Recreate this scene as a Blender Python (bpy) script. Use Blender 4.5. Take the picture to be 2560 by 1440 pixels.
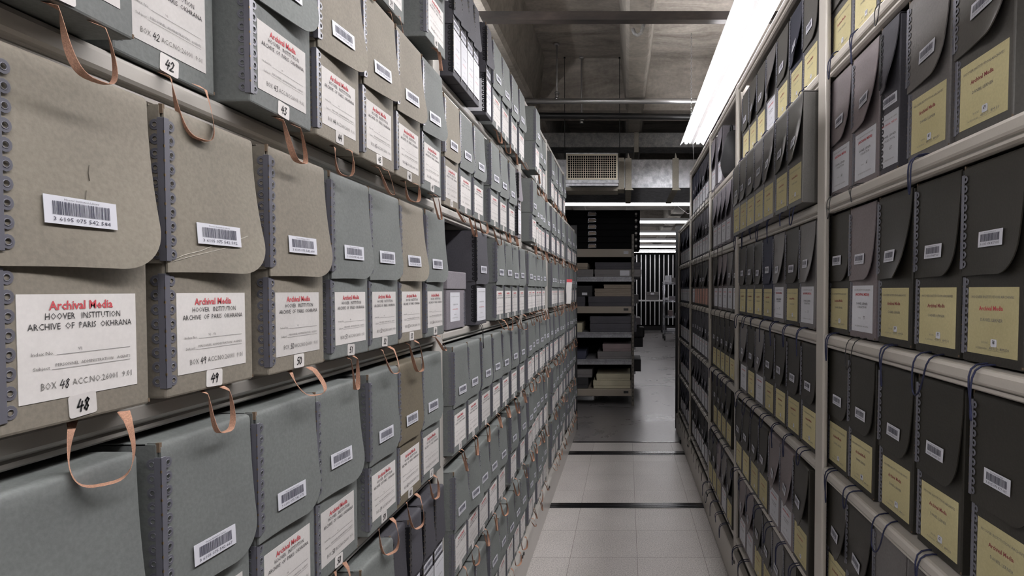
import bpy, bmesh, math, random
from mathutils import Vector, Matrix
R = math.radians
for o in list(bpy.data.objects): bpy.data.objects.remove(o)
SC = bpy.context.scene
COL = SC.collection

# ------------------------------------------------------------------ camera, world, exposure
F, PX, HY, TH, CAMZ = 1500.0, 1565.0, 725.0, 0.0278, 1.217      # focal length and vanishing point in pixels of a 2560 wide frame
cam = bpy.data.objects.new('camera', bpy.data.cameras.new('camera'))
COL.objects.link(cam); SC.camera = cam
cam.location = (0, 0, CAMZ); cam.rotation_euler = (R(90) - TH, 0, 0)
cam.data.sensor_width = 36; cam.data.lens = F / 2560 * 36
cam.data.shift_x = -(PX - 1280) / 2560
cam.data.shift_y = (HY + F * math.tan(TH) - 720) / 2560
cam.data.clip_start = .02
w = bpy.data.worlds.new('world'); SC.world = w; w.use_nodes = True
w.node_tree.nodes['Background'].inputs[0].default_value = (.5, .5, .52, 1)
w.node_tree.nodes['Background'].inputs[1].default_value = .05
SC.view_settings.view_transform = 'Standard'; SC.view_settings.look = 'None'
SC.view_settings.gamma = 1; SC.view_settings.use_curve_mapping = False
SC.view_settings.exposure = 0.0
TUBE = 70.0          # strength of the aisle tubes
FARTUBE = 14.0
BATTEN = 88.0        # bare tubes over the next aisle
LK = .753            # slimmer section of the aisle fixtures
SLOT = .009          # half width of slots added in the reflectors to throw light upward
try:
    SC.cycles.max_bounces = 6; SC.cycles.diffuse_bounces = 1; SC.cycles.glossy_bounces = 3
    SC.cycles.sample_clamp_indirect = 4
except Exception: pass

# ------------------------------------------------------------------ materials
def new_mat(name):
    m = bpy.data.materials.new(name); m.use_nodes = True
    return m, m.node_tree.nodes, m.node_tree.links, m.node_tree.nodes['Principled BSDF']
def plain(name, c, rough=.6, metal=0, emit=0, ecol=None):
    m, n, l, b = new_mat(name)
    b.inputs['Base Color'].default_value = (*c, 1); b.inputs['Roughness'].default_value = rough
    b.inputs['Metallic'].default_value = metal
    if emit:
        b.inputs['Emission Color'].default_value = (*(ecol or c), 1); b.inputs['Emission Strength'].default_value = emit
    return m
def mottled(name, c1, c2, scale=6, rough=.8, fine=220, bump=.15, metal=0, stretch=(1, 1, 1), fineamt=.25, rnd=.12, bdist=.001):
    """two tones blended by broad noise, plus fine speckle and a little bump; each object a little different"""
    m, n, l, b = new_mat(name)
    tc = n.new('ShaderNodeTexCoord'); oi = n.new('ShaderNodeObjectInfo')
    mp = n.new('ShaderNodeMapping'); mp.inputs['Scale'].default_value = stretch
    l.new(tc.outputs['Object'], mp.inputs['Vector'])
    ml = n.new('ShaderNodeMath'); ml.operation = 'MULTIPLY'; ml.inputs[1].default_value = 37.0
    l.new(oi.outputs['Random'], ml.inputs[0])
    ad = n.new('ShaderNodeVectorMath'); ad.operation = 'ADD'
    l.new(mp.outputs[0], ad.inputs[0]); l.new(ml.outputs[0], ad.inputs[1])
    n1 = n.new('ShaderNodeTexNoise'); n1.inputs['Scale'].default_value = scale; n1.inputs['Detail'].default_value = 5
    n2 = n.new('ShaderNodeTexNoise'); n2.inputs['Scale'].default_value = fine; n2.inputs['Detail'].default_value = 3
    l.new(ad.outputs[0], n1.inputs['Vector']); l.new(ad.outputs[0], n2.inputs['Vector'])
    r1 = n.new('ShaderNodeValToRGB'); r1.color_ramp.elements[0].position = .35; r1.color_ramp.elements[1].position = .66
    r1.color_ramp.elements[0].color = (*c1, 1); r1.color_ramp.elements[1].color = (*c2, 1)
    l.new(n1.outputs[0], r1.inputs[0])
    mr = n.new('ShaderNodeMapRange'); mr.inputs[1].default_value = .3; mr.inputs[2].default_value = .7
    mr.inputs[3].default_value = 1 - fineamt; mr.inputs[4].default_value = 1 + fineamt
    l.new(n2.outputs[0], mr.inputs[0])
    m2 = n.new('ShaderNodeMapRange'); m2.inputs[3].default_value = 1 - rnd; m2.inputs[4].default_value = 1 + rnd
    l.new(oi.outputs['Random'], m2.inputs[0])
    mm = n.new('ShaderNodeMath'); mm.operation = 'MULTIPLY'; l.new(mr.outputs[0], mm.inputs[0]); l.new(m2.outputs[0], mm.inputs[1])
    vm = n.new('ShaderNodeVectorMath'); vm.operation = 'SCALE'
    l.new(r1.outputs[0], vm.inputs[0]); l.new(mm.outputs[0], vm.inputs['Scale'])
    l.new(vm.outputs[0], b.inputs['Base Color'])
    b.inputs['Roughness'].default_value = rough; b.inputs['Metallic'].default_value = metal
    if bump:
        bp = n.new('ShaderNodeBump'); bp.inputs['Strength'].default_value = bump; bp.inputs['Distance'].default_value = bdist
        l.new(n2.outputs[0], bp.inputs['Height']); l.new(bp.outputs[0], b.inputs['Normal'])
    return m
M = {}
def card(k, c, d=.86, rough=.72): M[k] = mottled('cardboard_' + k, tuple(x * d for x in c), c, 9, rough, 260, .25, fineamt=.10, rnd=.07)
card('grey', (.172, .184, .178)); card('beige', (.250, .222, .180)); card('tan', (.165, .140, .098))
card('charcoal', (.062, .060, .072)); card('lilac', (.235, .215, .240)); card('navy', (.030, .034, .062))
card('olive', (.027, .0245, .0195), .86, .46); card('slate', (.160, .150, .149), .86, .5); card('mauve', (.200, .168, .175), .86, .5); card('ash', (.088, .083, .076), .86, .46); card('umber', (.140, .130, .126), .86, .42); card('blue', (.024, .026, .045))  # two lighter olive boards for upper right rows, lamp sheen put into colour
card('black', (.016, .016, .018)); card('cream', (.55, .50, .36)); card('brownish', (.30, .25, .20)); card('rose', (.24, .19, .19))
M['edge'] = plain('bare_board_edge', (.15, .105, .07), .9)
M['strip'] = plain('slate_metal_edge', (.150, .150, .178), .34, .15)
M['strip_black'] = plain('black_metal_edge', (.012, .012, .015), .35, .3)
M['brass'] = plain('brass_rivet', (.30, .22, .12), .4, .8)
M['paper'] = mottled('label_paper', (.66, .63, .61), (.72, .69, .67), 14, .8, 300, 0, fineamt=.03)
M['white'] = mottled('white_label_paper', (.66, .66, .70), (.74, .74, .78), 14, .7, 300, 0, fineamt=.02)
M['yellow'] = mottled('yellow_label_paper', (.52, .458, .25), (.585, .52, .295), 10, .8, 300, 0, fineamt=.05)
M['pink'] = mottled('pink_label_paper', (.47, .27, .22), (.53, .31, .25), 10, .8, 300, 0, fineamt=.05)
M['sticker'] = plain('sticker_paper', (.72, .72, .78), .5)
M['ink'] = plain('black_ink', (.035, .033, .035), .8)
M['grey_ink'] = plain('grey_ink', (.20, .19, .18), .8)
M['pale_ink'] = plain('pale_ink', (.36, .34, .31), .8)
M['red_ink'] = plain('red_stamp_ink', (.60, .085, .10), .8)
M['wine_ink'] = plain('dark_red_stamp_ink', (.30, .075, .075), .8)
M['barcode_ink'] = plain('barcode_ink', (.05, .05, .08), .7)
M['marker'] = plain('black_marker', (.012, .012, .014), .6)
M['ribbon'] = mottled('brown_cotton_tape', (.38, .205, .135), (.50, .285, .20), 30, .95, 900, .6, fineamt=.25, bdist=.0006)
M['cord_blue'] = mottled('navy_cord', (.005, .007, .028), (.010, .013, .050), 60, .8, 700, .5, fineamt=.3)
M['cord_black'] = plain('black_cord', (.010, .010, .012), .7)
M['enamel'] = mottled('cream_enamel', (.53, .50, .46), (.58, .55, .51), 3, .30, 500, 0, fineamt=.01, rnd=0)
M['enamel_warm'] = mottled('cream_enamel_warm', (.50, .46, .41), (.55, .51, .455), 3, .34, 500, 0, fineamt=.02, rnd=0)
M['groove'] = plain('grey_green_enamel', (.30, .28, .25), .4)
M['black_metal'] = plain('black_metal', (.008, .008, .009), .45)
M['drawer_black'] = plain('black_drawer_enamel', (.0025, .0025, .003), .7)
M['rail'] = plain('black_steel_rail', (.012, .012, .014), .22, .6)
M['galv'] = mottled('galvanised_sheet', (.30, .31, .33), (.52, .53, .56), 26, .38, 120, .1, metal=.75, fineamt=.12, rnd=0)
M['galv_dull'] = mottled('dull_galvanised_sheet', (.34, .34, .34), (.52, .51, .49), 18, .6, 90, .1, metal=.5, fineamt=.2, rnd=0)
M['galv_shelf'] = mottled('grey_steel_shelf', (.26, .26, .28), (.36, .36, .385), 18, .45, 90, .1, metal=.3, fineamt=.2, rnd=0)
M['tape'] = mottled('duct_sealing_tape', (.66, .61, .51), (.76, .71, .61), 12, .8, 120, .3, fineamt=.1, rnd=.05)
M['grille'] = plain('cream_grille', (.82, .75, .60), .5)
M['pipe'] = plain('galvanised_conduit', (.60, .60, .60), .28, .8)
M['pipe_black'] = mottled('brown_black_angle_iron', (.012, .010, .009), (.045, .033, .028), 12, .6, 90, .2, stretch=(.3, 1, 1), rnd=0)
M['beige_steel'] = plain('beige_shelf_steel', (.29, .25, .205), .5)
M['post_steel'] = mottled('olive_steel_post', (.09, .08, .065), (.13, .115, .095), 12, .5, 90, .1, rnd=0)
M['reflector'] = plain('white_reflector', (.85, .85, .86), .35)
M['tube'] = plain('fluorescent_tube', (1, 1, 1), .4, 0, TUBE, (1, .975, .99))
M['batten_tube'] = plain('bare_fluorescent_tube', (1, 1, 1), .4, 0, BATTEN, (1, .975, .99))
M['fartube'] = plain('distant_fluorescent_tube', (1, 1, 1), .4, 0, FARTUBE, (1, .975, 1))
M['dark_wall'] = plain('dark_wall_paint', (.05, .048, .046), .9)
M['chrome'] = plain('chrome_wire', (.55, .56, .62), .25, .9)
M['drawer_black'].node_tree.nodes['Principled BSDF'].inputs['Specular IOR Level'].default_value = .08
M['dull_steel'] = plain('dull_drawer_steel', (.16, .15, .14), .5, .5)
M['white_slat'] = plain('pale_slat', (.80, .79, .80), .5)

def concrete(name, c1, c2, scale, rough, lines=False, bump=.4):
    m, n, l, b = new_mat(name)
    tc = n.new('ShaderNodeTexCoord')
    mp = n.new('ShaderNodeMapping'); mp.inputs['Scale'].default_value = (.45, 1.6, 1.6) if lines else (1, 1, 1)
    l.new(tc.outputs['Object'], mp.inputs['Vector'])
    n1 = n.new('ShaderNodeTexNoise'); n1.inputs['Scale'].default_value = scale; n1.inputs['Detail'].default_value = 9; n1.inputs['Roughness'].default_value = .65
    n1.inputs['Distortion'].default_value = 1.2
    l.new(mp.outputs[0], n1.inputs['Vector'])
    r1 = n.new('ShaderNodeValToRGB'); r1.color_ramp.elements[0].position = .32; r1.color_ramp.elements[1].position = .68
    r1.color_ramp.elements[0].color = (*c1, 1); r1.color_ramp.elements[1].color = (*c2, 1)
    l.new(n1.outputs[0], r1.inputs[0])
    n2 = n.new('ShaderNodeTexNoise'); n2.inputs['Scale'].default_value = 40; n2.inputs['Detail'].default_value = 4
    l.new(tc.outputs['Object'], n2.inputs['Vector'])
    mr = n.new('ShaderNodeMapRange'); mr.inputs[3].default_value = .72; mr.inputs[4].default_value = 1.25
    l.new(n2.outputs[0], mr.inputs[0])
    vm = n.new('ShaderNodeVectorMath'); vm.operation = 'SCALE'; l.new(r1.outputs[0], vm.inputs[0]); l.new(mr.outputs[0], vm.inputs['Scale'])
    l.new(vm.outputs[0], b.inputs['Base Color'])
    if rough < .5:
        mr2 = n.new('ShaderNodeMapRange'); mr2.inputs[1].default_value = .35; mr2.inputs[2].default_value = .65
        mr2.inputs[3].default_value = rough - .015; mr2.inputs[4].default_value = rough + .035
        l.new(n1.outputs[0], mr2.inputs[0]); l.new(mr2.outputs[0], b.inputs['Roughness'])
    else: b.inputs['Roughness'].default_value = rough
    bp = n.new('ShaderNodeBump'); bp.inputs['Strength'].default_value = bump; bp.inputs['Distance'].default_value = .01
    l.new(n1.outputs[0], bp.inputs['Height']); l.new(bp.outputs[0], b.inputs['Normal'])
    return m
M['ceiling'] = concrete('board_marked_concrete', (.25, .222, .193), (.58, .53, .47), 3.2, .95, True)
M['beam'] = concrete('pale_concrete_beam', (.34, .31, .27), (.56, .52, .46), 4.0, .95)
M['concrete_floor'] = concrete('polished_concrete', (.20, .188, .185), (.27, .258, .256), 1.6, .28, False, .008)

def tile_mat():
    m, n, l, b = new_mat('speckled_vinyl_tile')
    tc = n.new('ShaderNodeTexCoord'); mp = n.new('ShaderNodeMapping')
    mp.inputs['Location'].default_value = (-.051, -.26, 0)
    l.new(tc.outputs['Object'], mp.inputs['Vector'])
    br = n.new('ShaderNodeTexBrick'); br.offset = 0; br.squash = 1
    br.inputs['Scale'].default_value = 1; br.inputs['Mortar Size'].default_value = .0011
    br.inputs['Brick Width'].default_value = .305; br.inputs['Row Height'].default_value = .305; br.inputs['Bias'].default_value = 0
    br.inputs['Color1'].default_value = (.56, .52, .495, 1); br.inputs['Color2'].default_value = (.62, .58, .55, 1); br.inputs['Mortar'].default_value = (.22, .19, .17, 1)
    l.new(mp.outputs[0], br.inputs['Vector'])
    n2 = n.new('ShaderNodeTexNoise'); n2.inputs['Scale'].default_value = 170; n2.inputs['Detail'].default_value = 3; n2.inputs['Roughness'].default_value = .7
    l.new(tc.outputs['Object'], n2.inputs['Vector'])
    mr = n.new('ShaderNodeMapRange'); mr.inputs[1].default_value = .36; mr.inputs[2].default_value = .58; mr.inputs[3].default_value = .60; mr.inputs[4].default_value = 1.10
    l.new(n2.outputs[0], mr.inputs[0])
    n3 = n.new('ShaderNodeTexNoise'); n3.inputs['Scale'].default_value = 5; n3.inputs['Detail'].default_value = 5
    l.new(tc.outputs['Object'], n3.inputs['Vector'])
    mr3 = n.new('ShaderNodeMapRange'); mr3.inputs[3].default_value = .86; mr3.inputs[4].default_value = 1.12
    l.new(n3.outputs[0], mr3.inputs[0])
    mm = n.new('ShaderNodeMath'); mm.operation = 'MULTIPLY'; l.new(mr.outputs[0], mm.inputs[0]); l.new(mr3.outputs[0], mm.inputs[1])
    vm = n.new('ShaderNodeVectorMath'); vm.operation = 'SCALE'; l.new(br.outputs['Color'], vm.inputs[0]); l.new(mm.outputs[0], vm.inputs['Scale'])
    l.new(vm.outputs[0], b.inputs['Base Color']); b.inputs['Roughness'].default_value = .36
    return m
M['tile'] = tile_mat()

# ------------------------------------------------------------------ mesh helpers
def add_box(bm, x0, x1, y0, y1, z0, z1, mi=0):
    vs = [bm.verts.new((x, y, z)) for x in (x0, x1) for y in (y0, y1) for z in (z0, z1)]
    for f in ((0, 1, 3, 2), (4, 6, 7, 5), (0, 4, 5, 1), (2, 3, 7, 6), (0, 2, 6, 4), (1, 5, 7, 3)):
        fc = bm.faces.new([vs[i] for i in f]); fc.material_index = mi
    return vs
def add_rbox(bm, x0, x1, y0, y1, z0, z1, r, mi=0, seg=2):
    t = bmesh.new(); add_box(t, x0, x1, y0, y1, z0, z1, mi)
    bmesh.ops.recalc_face_normals(t, faces=t.faces)
    bmesh.ops.bevel(t, geom=list(t.edges), offset=r, segments=seg, profile=.5, affect='EDGES')
    for f in t.faces: f.material_index = mi
    merge(bm, t); t.free()
def merge(bm, t, mat=None):
    mp = {}
    for v in t.verts: mp[v] = bm.verts.new(mat @ v.co if mat else v.co)
    for f in t.faces:
        try:
            g = bm.faces.new([mp[v] for v in f.verts]); g.material_index = f.material_index; g.smooth = f.smooth
        except ValueError: pass
def add_prism(bm, prof, a, b, axis='y', mi=0, smooth=False):
    """closed 2-D profile swept from a to b; prof in (x,z) for y, (y,z) for x, (x,y) for z"""
    def P(p, t): return {'y': (p[0], t, p[1]), 'x': (t, p[0], p[1]), 'z': (p[0], p[1], t)}[axis]
    A = [bm.verts.new(P(p, a)) for p in prof]; B = [bm.verts.new(P(p, b)) for p in prof]
    n = len(prof)
    for i in range(n):
        f = bm.faces.new((A[i], A[(i + 1) % n], B[(i + 1) % n], B[i])); f.material_index = mi; f.smooth = smooth
    bm.faces.new(A[::-1]).material_index = mi; bm.faces.new(B).material_index = mi
def add_tube(bm, pts, r, seg=8, mi=0, closed=False, smooth=True):
    pts = [Vector(p) for p in pts]; n = len(pts); rings = []; up = None
    for i, p in enumerate(pts):
        if closed: d = pts[(i + 1) % n] - pts[i - 1]
        else: d = pts[min(i + 1, n - 1)] - pts[max(i - 1, 0)]
        d.normalize()
        if up is None: up = Vector((0, 0, 1)) if abs(d.z) < .9 else Vector((1, 0, 0))
        s = d.cross(up)
        if s.length < 1e-6: s = d.orthogonal()
        s.normalize(); up = s.cross(d).normalized()
        rings.append([bm.verts.new(p + s * (r * math.cos(k * 2 * math.pi / seg)) + up * (r * math.sin(k * 2 * math.pi / seg))) for k in range(seg)])
    for i in range(n if closed else n - 1):
        A, B = rings[i], rings[(i + 1) % n]
        for k in range(seg):
            f = bm.faces.new((A[k], A[(k + 1) % seg], B[(k + 1) % seg], B[k])); f.material_index = mi; f.smooth = smooth
    if not closed:
        bm.faces.new(rings[0][::-1]).material_index = mi; bm.faces.new(rings[-1]).material_index = mi
def add_sheet(bm, grid, off, mi=0, smooth=True):
    """grid of points turned into a sheet with thickness: off(i,j) is the offset to its back"""
    nr, nc = len(grid), len(grid[0])
    A = [[bm.verts.new(grid[i][j]) for j in range(nc)] for i in range(nr)]
    B = [[bm.verts.new(Vector(grid[i][j]) + Vector(off(i, j))) for j in range(nc)] for i in range(nr)]
    for i in range(nr - 1):
        for j in range(nc - 1):
            f = bm.faces.new((A[i][j], A[i + 1][j], A[i + 1][j + 1], A[i][j + 1])); f.smooth = smooth; f.material_index = mi
            f = bm.faces.new((B[i][j], B[i][j + 1], B[i + 1][j + 1], B[i + 1][j])); f.smooth = smooth; f.material_index = mi
    for i in range(nr - 1):
        bm.faces.new((A[i][0], B[i][0], B[i + 1][0], A[i + 1][0])).material_index = mi
        bm.faces.new((A[i][-1], A[i + 1][-1], B[i + 1][-1], B[i][-1])).material_index = mi
    for i in range(nr - 1):
        for q in (A, B):
            for j in (0, nc - 1):
                e = bm.edges.get((q[i][j], q[i + 1][j]))
                if e: e.smooth = False
    for j in range(nc - 1):
        for q in (A, B):
            for i in (0, nr - 1):
                e = bm.edges.get((q[i][j], q[i][j + 1]))
                if e: e.smooth = False
    for j in range(nc - 1):
        bm.faces.new((A[0][j], A[0][j + 1], B[0][j + 1], B[0][j])).material_index = mi
        bm.faces.new((A[-1][j], B[-1][j], B[-1][j + 1], A[-1][j + 1])).material_index = mi
def to_mesh(bm, name, mats, recalc=True):
    if recalc: bmesh.ops.recalc_face_normals(bm, faces=bm.faces)
    me = bpy.data.meshes.new(name); bm.to_mesh(me); bm.free()
    for m in (mats if isinstance(mats, (list, tuple)) else [mats]): me.materials.append(M[m] if isinstance(m, str) else m)
    return me
def obj(name, bm, mats, parent=None, loc=None, rot=None):
    me = bm if isinstance(bm, bpy.types.Mesh) else to_mesh(bm, name, mats)
    o = bpy.data.objects.new(name, me); COL.objects.link(o)
    if parent is not None: o.parent = parent
    if loc is not None: o.location = loc
    if rot is not None: o.rotation_euler = rot
    return o
def tag(o, label, cat, group=None, kind=None):
    if label: o['label'] = label
    if cat: o['category'] = cat
    if group: o['group'] = group
    if kind: o['kind'] = kind
    return o
def thing(name, label, cat, loc=(0, 0, 0), rot=(0, 0, 0), group=None):
    o = bpy.data.objects.new(name, None); COL.objects.link(o); o.empty_display_size = .05
    o.location = loc; o.rotation_euler = rot
    return tag(o, label, cat, group)
def struct(name, bm, mats, parent=None):
    o = obj(name, bm, mats, parent)
    if parent is None: o['kind'] = 'structure'
    return o

# text: built from the built-in typeface, set flat in the x-z plane and facing -y
_tc = {}
def text_geo(s, size):
    if s not in _tc:
        bold = s in ('Archival Media',) or '(' in s
        cu = bpy.data.curves.new('t', 'FONT'); cu.body = s; cu.size = 1; cu.resolution_u = 1; cu.align_x = 'LEFT'
        if bold: cu.offset = .022
        o = bpy.data.objects.new('t', cu); COL.objects.link(o)
        bpy.context.view_layer.update()
        me = bpy.data.meshes.new_from_object(o)
        v = [(p.co.x, p.co.y) for p in me.vertices]; f = [tuple(p.vertices) for p in me.polygons]
        bpy.data.objects.remove(o); bpy.data.curves.remove(cu); bpy.data.meshes.remove(me)
        x0 = min(p[0] for p in v); x1 = max(p[0] for p in v)
        _tc[s] = ([(p[0] - x0, p[1]) for p in v], f, x1 - x0)
    return _tc[s]
def add_text(bm, s, cx, z, h, width=None, mi=1, y=-.0009, slope=0, skew=0):
    """text whose capitals are h tall, centred on cx, optionally stretched to a width"""
    v, f, wd = text_geo(s, 1)
    k = h / .70; kx = k if width is None else width / wd
    vs = []
    for p in v:
        x = (p[0] - wd / 2) * kx + skew * p[1] * k
        vs.append(bm.verts.new((cx + x, y, z + p[1] * k + x * slope)))
    for q in f:
        try: bm.faces.new([vs[i] for i in q][::1]).material_index = mi
        except ValueError: pass
STROKE = {'0': [[(.5, 1), (.15, .75), (.1, .3), (.4, 0), (.8, .2), (.85, .7), (.5, 1)]], '1': [[(.4, .8), (.62, 1), (.45, 0)]],
    '2': [[(.15, .75), (.45, 1), (.8, .8), (.6, .4), (.1, .03), (.9, .05)]], '3': [[(.15, .95), (.8, .97), (.45, .6), (.8, .35), (.55, .02), (.1, .12)]],
    '4': [[(.45, 1), (.1, .4), (.95, .45)], [(.75, .8), (.6, 0)]], '5': [[(.9, 1), (.35, .97), (.25, .6), (.7, .55), (.75, .2), (.4, 0), (.1, .1)]],
    '6': [[(.75, 1), (.3, .6), (.15, .2), (.45, 0), (.75, .2), (.6, .45), (.2, .35)]], '7': [[(.1, .95), (.9, 1), (.4, 0)], [(.3, .5), (.75, .55)]],
    '8': [[(.75, .85), (.5, 1), (.25, .8), (.7, .3), (.5, 0), (.15, .2), (.45, .5), (.75, .85)]], '9': [[(.75, .8), (.4, 1), (.15, .7), (.45, .5), (.75, .8), (.6, 0)]]}
def add_hand(bm, s, cx, z, h, mi=1, y=-.0009, lw=.13, skew=.15, sp=.8):
    n = len(s); wd = h * .62
    x0 = cx - wd * sp * 1.25 * (n - 1) / 2 - wd / 2
    for k, ch in enumerate(s):
        for st in STROKE.get(ch, []):
            pts = [Vector((x0 + k * wd * sp * 1.25 + p[0] * wd + skew * p[1] * h, z + p[1] * h)) for p in st]
            for a, b in zip(pts, pts[1:]):
                d = (b - a); 
                if d.length < 1e-7: continue
                d.normalize(); q = Vector((-d.y, d.x)) * h * lw / 2; e = d * h * lw * .35
                P = [a - q - e, b - q + e, b + q + e, a + q - e]
                bm.faces.new([bm.verts.new((p.x, y, p.y)) for p in P]).material_index = mi
def paper(bm, w, h, mi=0, y=-.0005, t=.0004, r=0, z0=0, x0=0):
    if not r:
        add_box(bm, x0, x0 + w, y, y + t, z0, z0 + h, mi); return
    pts = []
    for cx, cz, a0 in ((w - r, r, -90), (w - r, h - r, 0), (r, h - r, 90), (r, r, 180)):
        for a in (0, 30, 60, 90): pts.append((x0 + cx + r * math.cos(R(a0 + a)), z0 + cz + r * math.sin(R(a0 + a))))
    add_prism(bm, pts, y, y + t, 'y', mi)
def quad(bm, x0, x1, z0, z1, mi=1, y=-.0009, slope=0):
    bm.faces.new([bm.verts.new(p) for p in ((x0, y, z0 + x0 * slope), (x1, y, z0 + x1 * slope), (x1, y, z1 + x1 * slope), (x0, y, z1 + x0 * slope))]).material_index = mi

# ------------------------------------------------------------------ archive box parts (local: x along the front, +y into the shelf, z up)
H, D, FL, LS = .265, .305, .149, .141      # height, depth, flap drop, lid side drop
T = .0022
_mc = {}
def cached(key, fn):
    if key not in _mc: _mc[key] = fn()
    return _mc[key]
def body_mesh(w, h=H, d=D):
    def f():
        bm = bmesh.new(); add_rbox(bm, 0, w, 0, d, .0005, h, .0022)
        add_box(bm, w - .0016, w + .0001, -.0001, .0014, .0022, .0055, 1)
        return to_mesh(bm, 'box_body', ['grey', 'edge'])
    return cached(('body', w, h, d), f)
def bulge(w, b, x, v):
    u = max(0, min(1, x / w))
    return -(T + .0004 + b * (u ** 1.7) * (v ** 1.9) + .05 * b * v ** 2.5)
def lid_mesh(w, b, h=H, d=D, fl=FL, ls=LS):
    def f():
        bm = bmesh.new()
        zt = h + T; zb = h - fl; r = min(.040, w * .32)
        rows = [(.012, zt, 0), (.0045, zt, 0), (.0028, zt - .0004, 0), (.0008, zt - .0018, 0), (.0002 + T - T, zt - .0034, 0)]
        n = 16
        grid = []; 
        for y, z, v in rows:
            grid.append([(x, y - T, z) for x in [w * 1.004 * j / 10 for j in range(11)]])
        zs = [(zt - .0046) + (zb + r - (zt - .0046)) * i / 11 for i in range(12)] + [zb + r - r * math.sin(math.pi / 2 * i / 11) for i in range(1, 12)]
        for z in zs:
            dz = z - (zb + r); xr = w * 1.004
            if dz < 0: xr -= r - math.sqrt(max(0, r * r - dz * dz))
            row = []
            for j in range(11):
                x = xr * j / 10; vv = (zt - z) / fl
                row.append((x, bulge(w, b, x, vv), z + .0012 * math.sin(3.1 * x / w) * vv))
            grid.append(row)
        add_sheet(bm, grid, lambda i, j: (0, T * .8, 0) if i > 3 else (0, 0, -T * .8))
        add_box(bm, -T, w * 1.003, .0097, d + T, h + .0002, zt)
        add_box(bm, -T, -.0002, .0005, d + T, h - ls, zt - .001)
        add_box(bm, 0, w, d + .0004, d + T, h - ls, h)
        add_box(bm, -.0012, .0016, -.0022, .0012, h - .006, zt + .0004, 1)
        return to_mesh(bm, 'box_lid', ['grey', 'edge'])
    return cached(('lid', w, round(b, 3), h, d, fl), f)
def strip_mesh(length, kind='strip'):
    """corner strip of folded metal with rings down both faces; corner at x=0,y=0"""
    def f():
        bm = bmesh.new(); pw, t = .0058, .0009
        add_rbox(bm, -t, pw, -t, 0, 0, length, .0004, 0, 1); add_rbox(bm, -t, 0, -t, pw, 0, length, .0004, 0, 1)
        n = max(2, round(length / .0127)); p = length / n
        for i in range(n):
            z = (i + .5) * p
            for s in (0, 1):
                def P(u, q, o): return (u, -o, q) if s == 0 else (-o, u, q)
                ring = []; K = 12; c = .0080
                ring = [P(c + .0024 * math.cos(k * 2 * math.pi / K), z + .0024 * math.sin(k * 2 * math.pi / K), .0004) for k in range(K)]
                add_tube(bm, ring, .00042, 5, 0, True)
                loops = [[bm.verts.new(P(c + r_ * math.cos(k * 2 * math.pi / K), z + r_ * 1.05 * math.sin(k * 2 * math.pi / K), o_2)) for k in range(K)] for r_, o_2 in ((.0021, .0001), (.0022, .0004), (.0047, .0004), (.0049, .0001))]
                for A, B in zip(loops, loops[1:]):
                    for k in range(K): bm.faces.new((A[k], A[(k + 1) % K], B[(k + 1) % K], B[k]))
            if i:
                for s in (-1, 1):
                    add_box(bm, -t - .0002, -t + .0009, -t - .0002, -t + .0009, z - p / 2 - .0011, z - p / 2 + .0011, 1)
        return to_mesh(bm, 'edge_strip', [kind, 'brass'])
    return cached(('strip', round(length, 4), kind), f)

def loop_ribbon(v):
    def f():
        rnd = random.Random(v * 7 + 1)
        a = (.025, .018, .023, .014, .021, .012, .026, .019)[v % 8]; L = (.052, .046, .040, .056, .034, .050, .060, .044)[v % 8]
        lean = (0.0, .008, -.006, .004, .014, -.010, .003, -.004)[v % 8]; tw = (.5, 1.1, -.7, .2, 1.6, -1.2, .9, -.4)[v % 8]
        bm = bmesh.new(); rows = []; n = 30; W = (.0038, .0032, .0040, .0030, .0036, .0034, .0040, .0032)[v % 8]
        for i in range(n + 1):
            t = i / n; s = 2 * t - 1
            x = -a * math.copysign(abs(math.cos(math.pi * t)) ** .65, math.cos(math.pi * t)) * (.62 + .48 * math.sin(math.pi * t))
            z = .0006 - L * math.sin(math.pi * t) ** 1.0
            y = -.002 - .013 * math.sin(math.pi * t) ** .8 - .004 * math.sin(2 * math.pi * t)
            if i == 0: y, z = .008, .0002
            if i == n: y, z = .008, .0002
            c = Vector((x + lean * math.sin(math.pi * t), y, z))
            ang = .25 + (1.35, 1.0, 1.5, 1.25, .9, 1.4, 1.1, 1.5)[v % 8] * math.sin(math.pi * t) ** .4 + .25 * tw * math.sin(2 * math.pi * t)
            tx = Vector((math.cos(ang), math.sin(ang), .15 * s)).normalized() * W
            if t in (0, 1): tx = Vector((1, 0, 0)) * W
            rows.append([c - tx, c, c + tx])
        add_sheet(bm, rows, lambda i, j: (.0006, .0004, .0005))
        return to_mesh(bm, 'pull_loop', 'ribbon')
    return cached(('ribbon', v), f)
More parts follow.
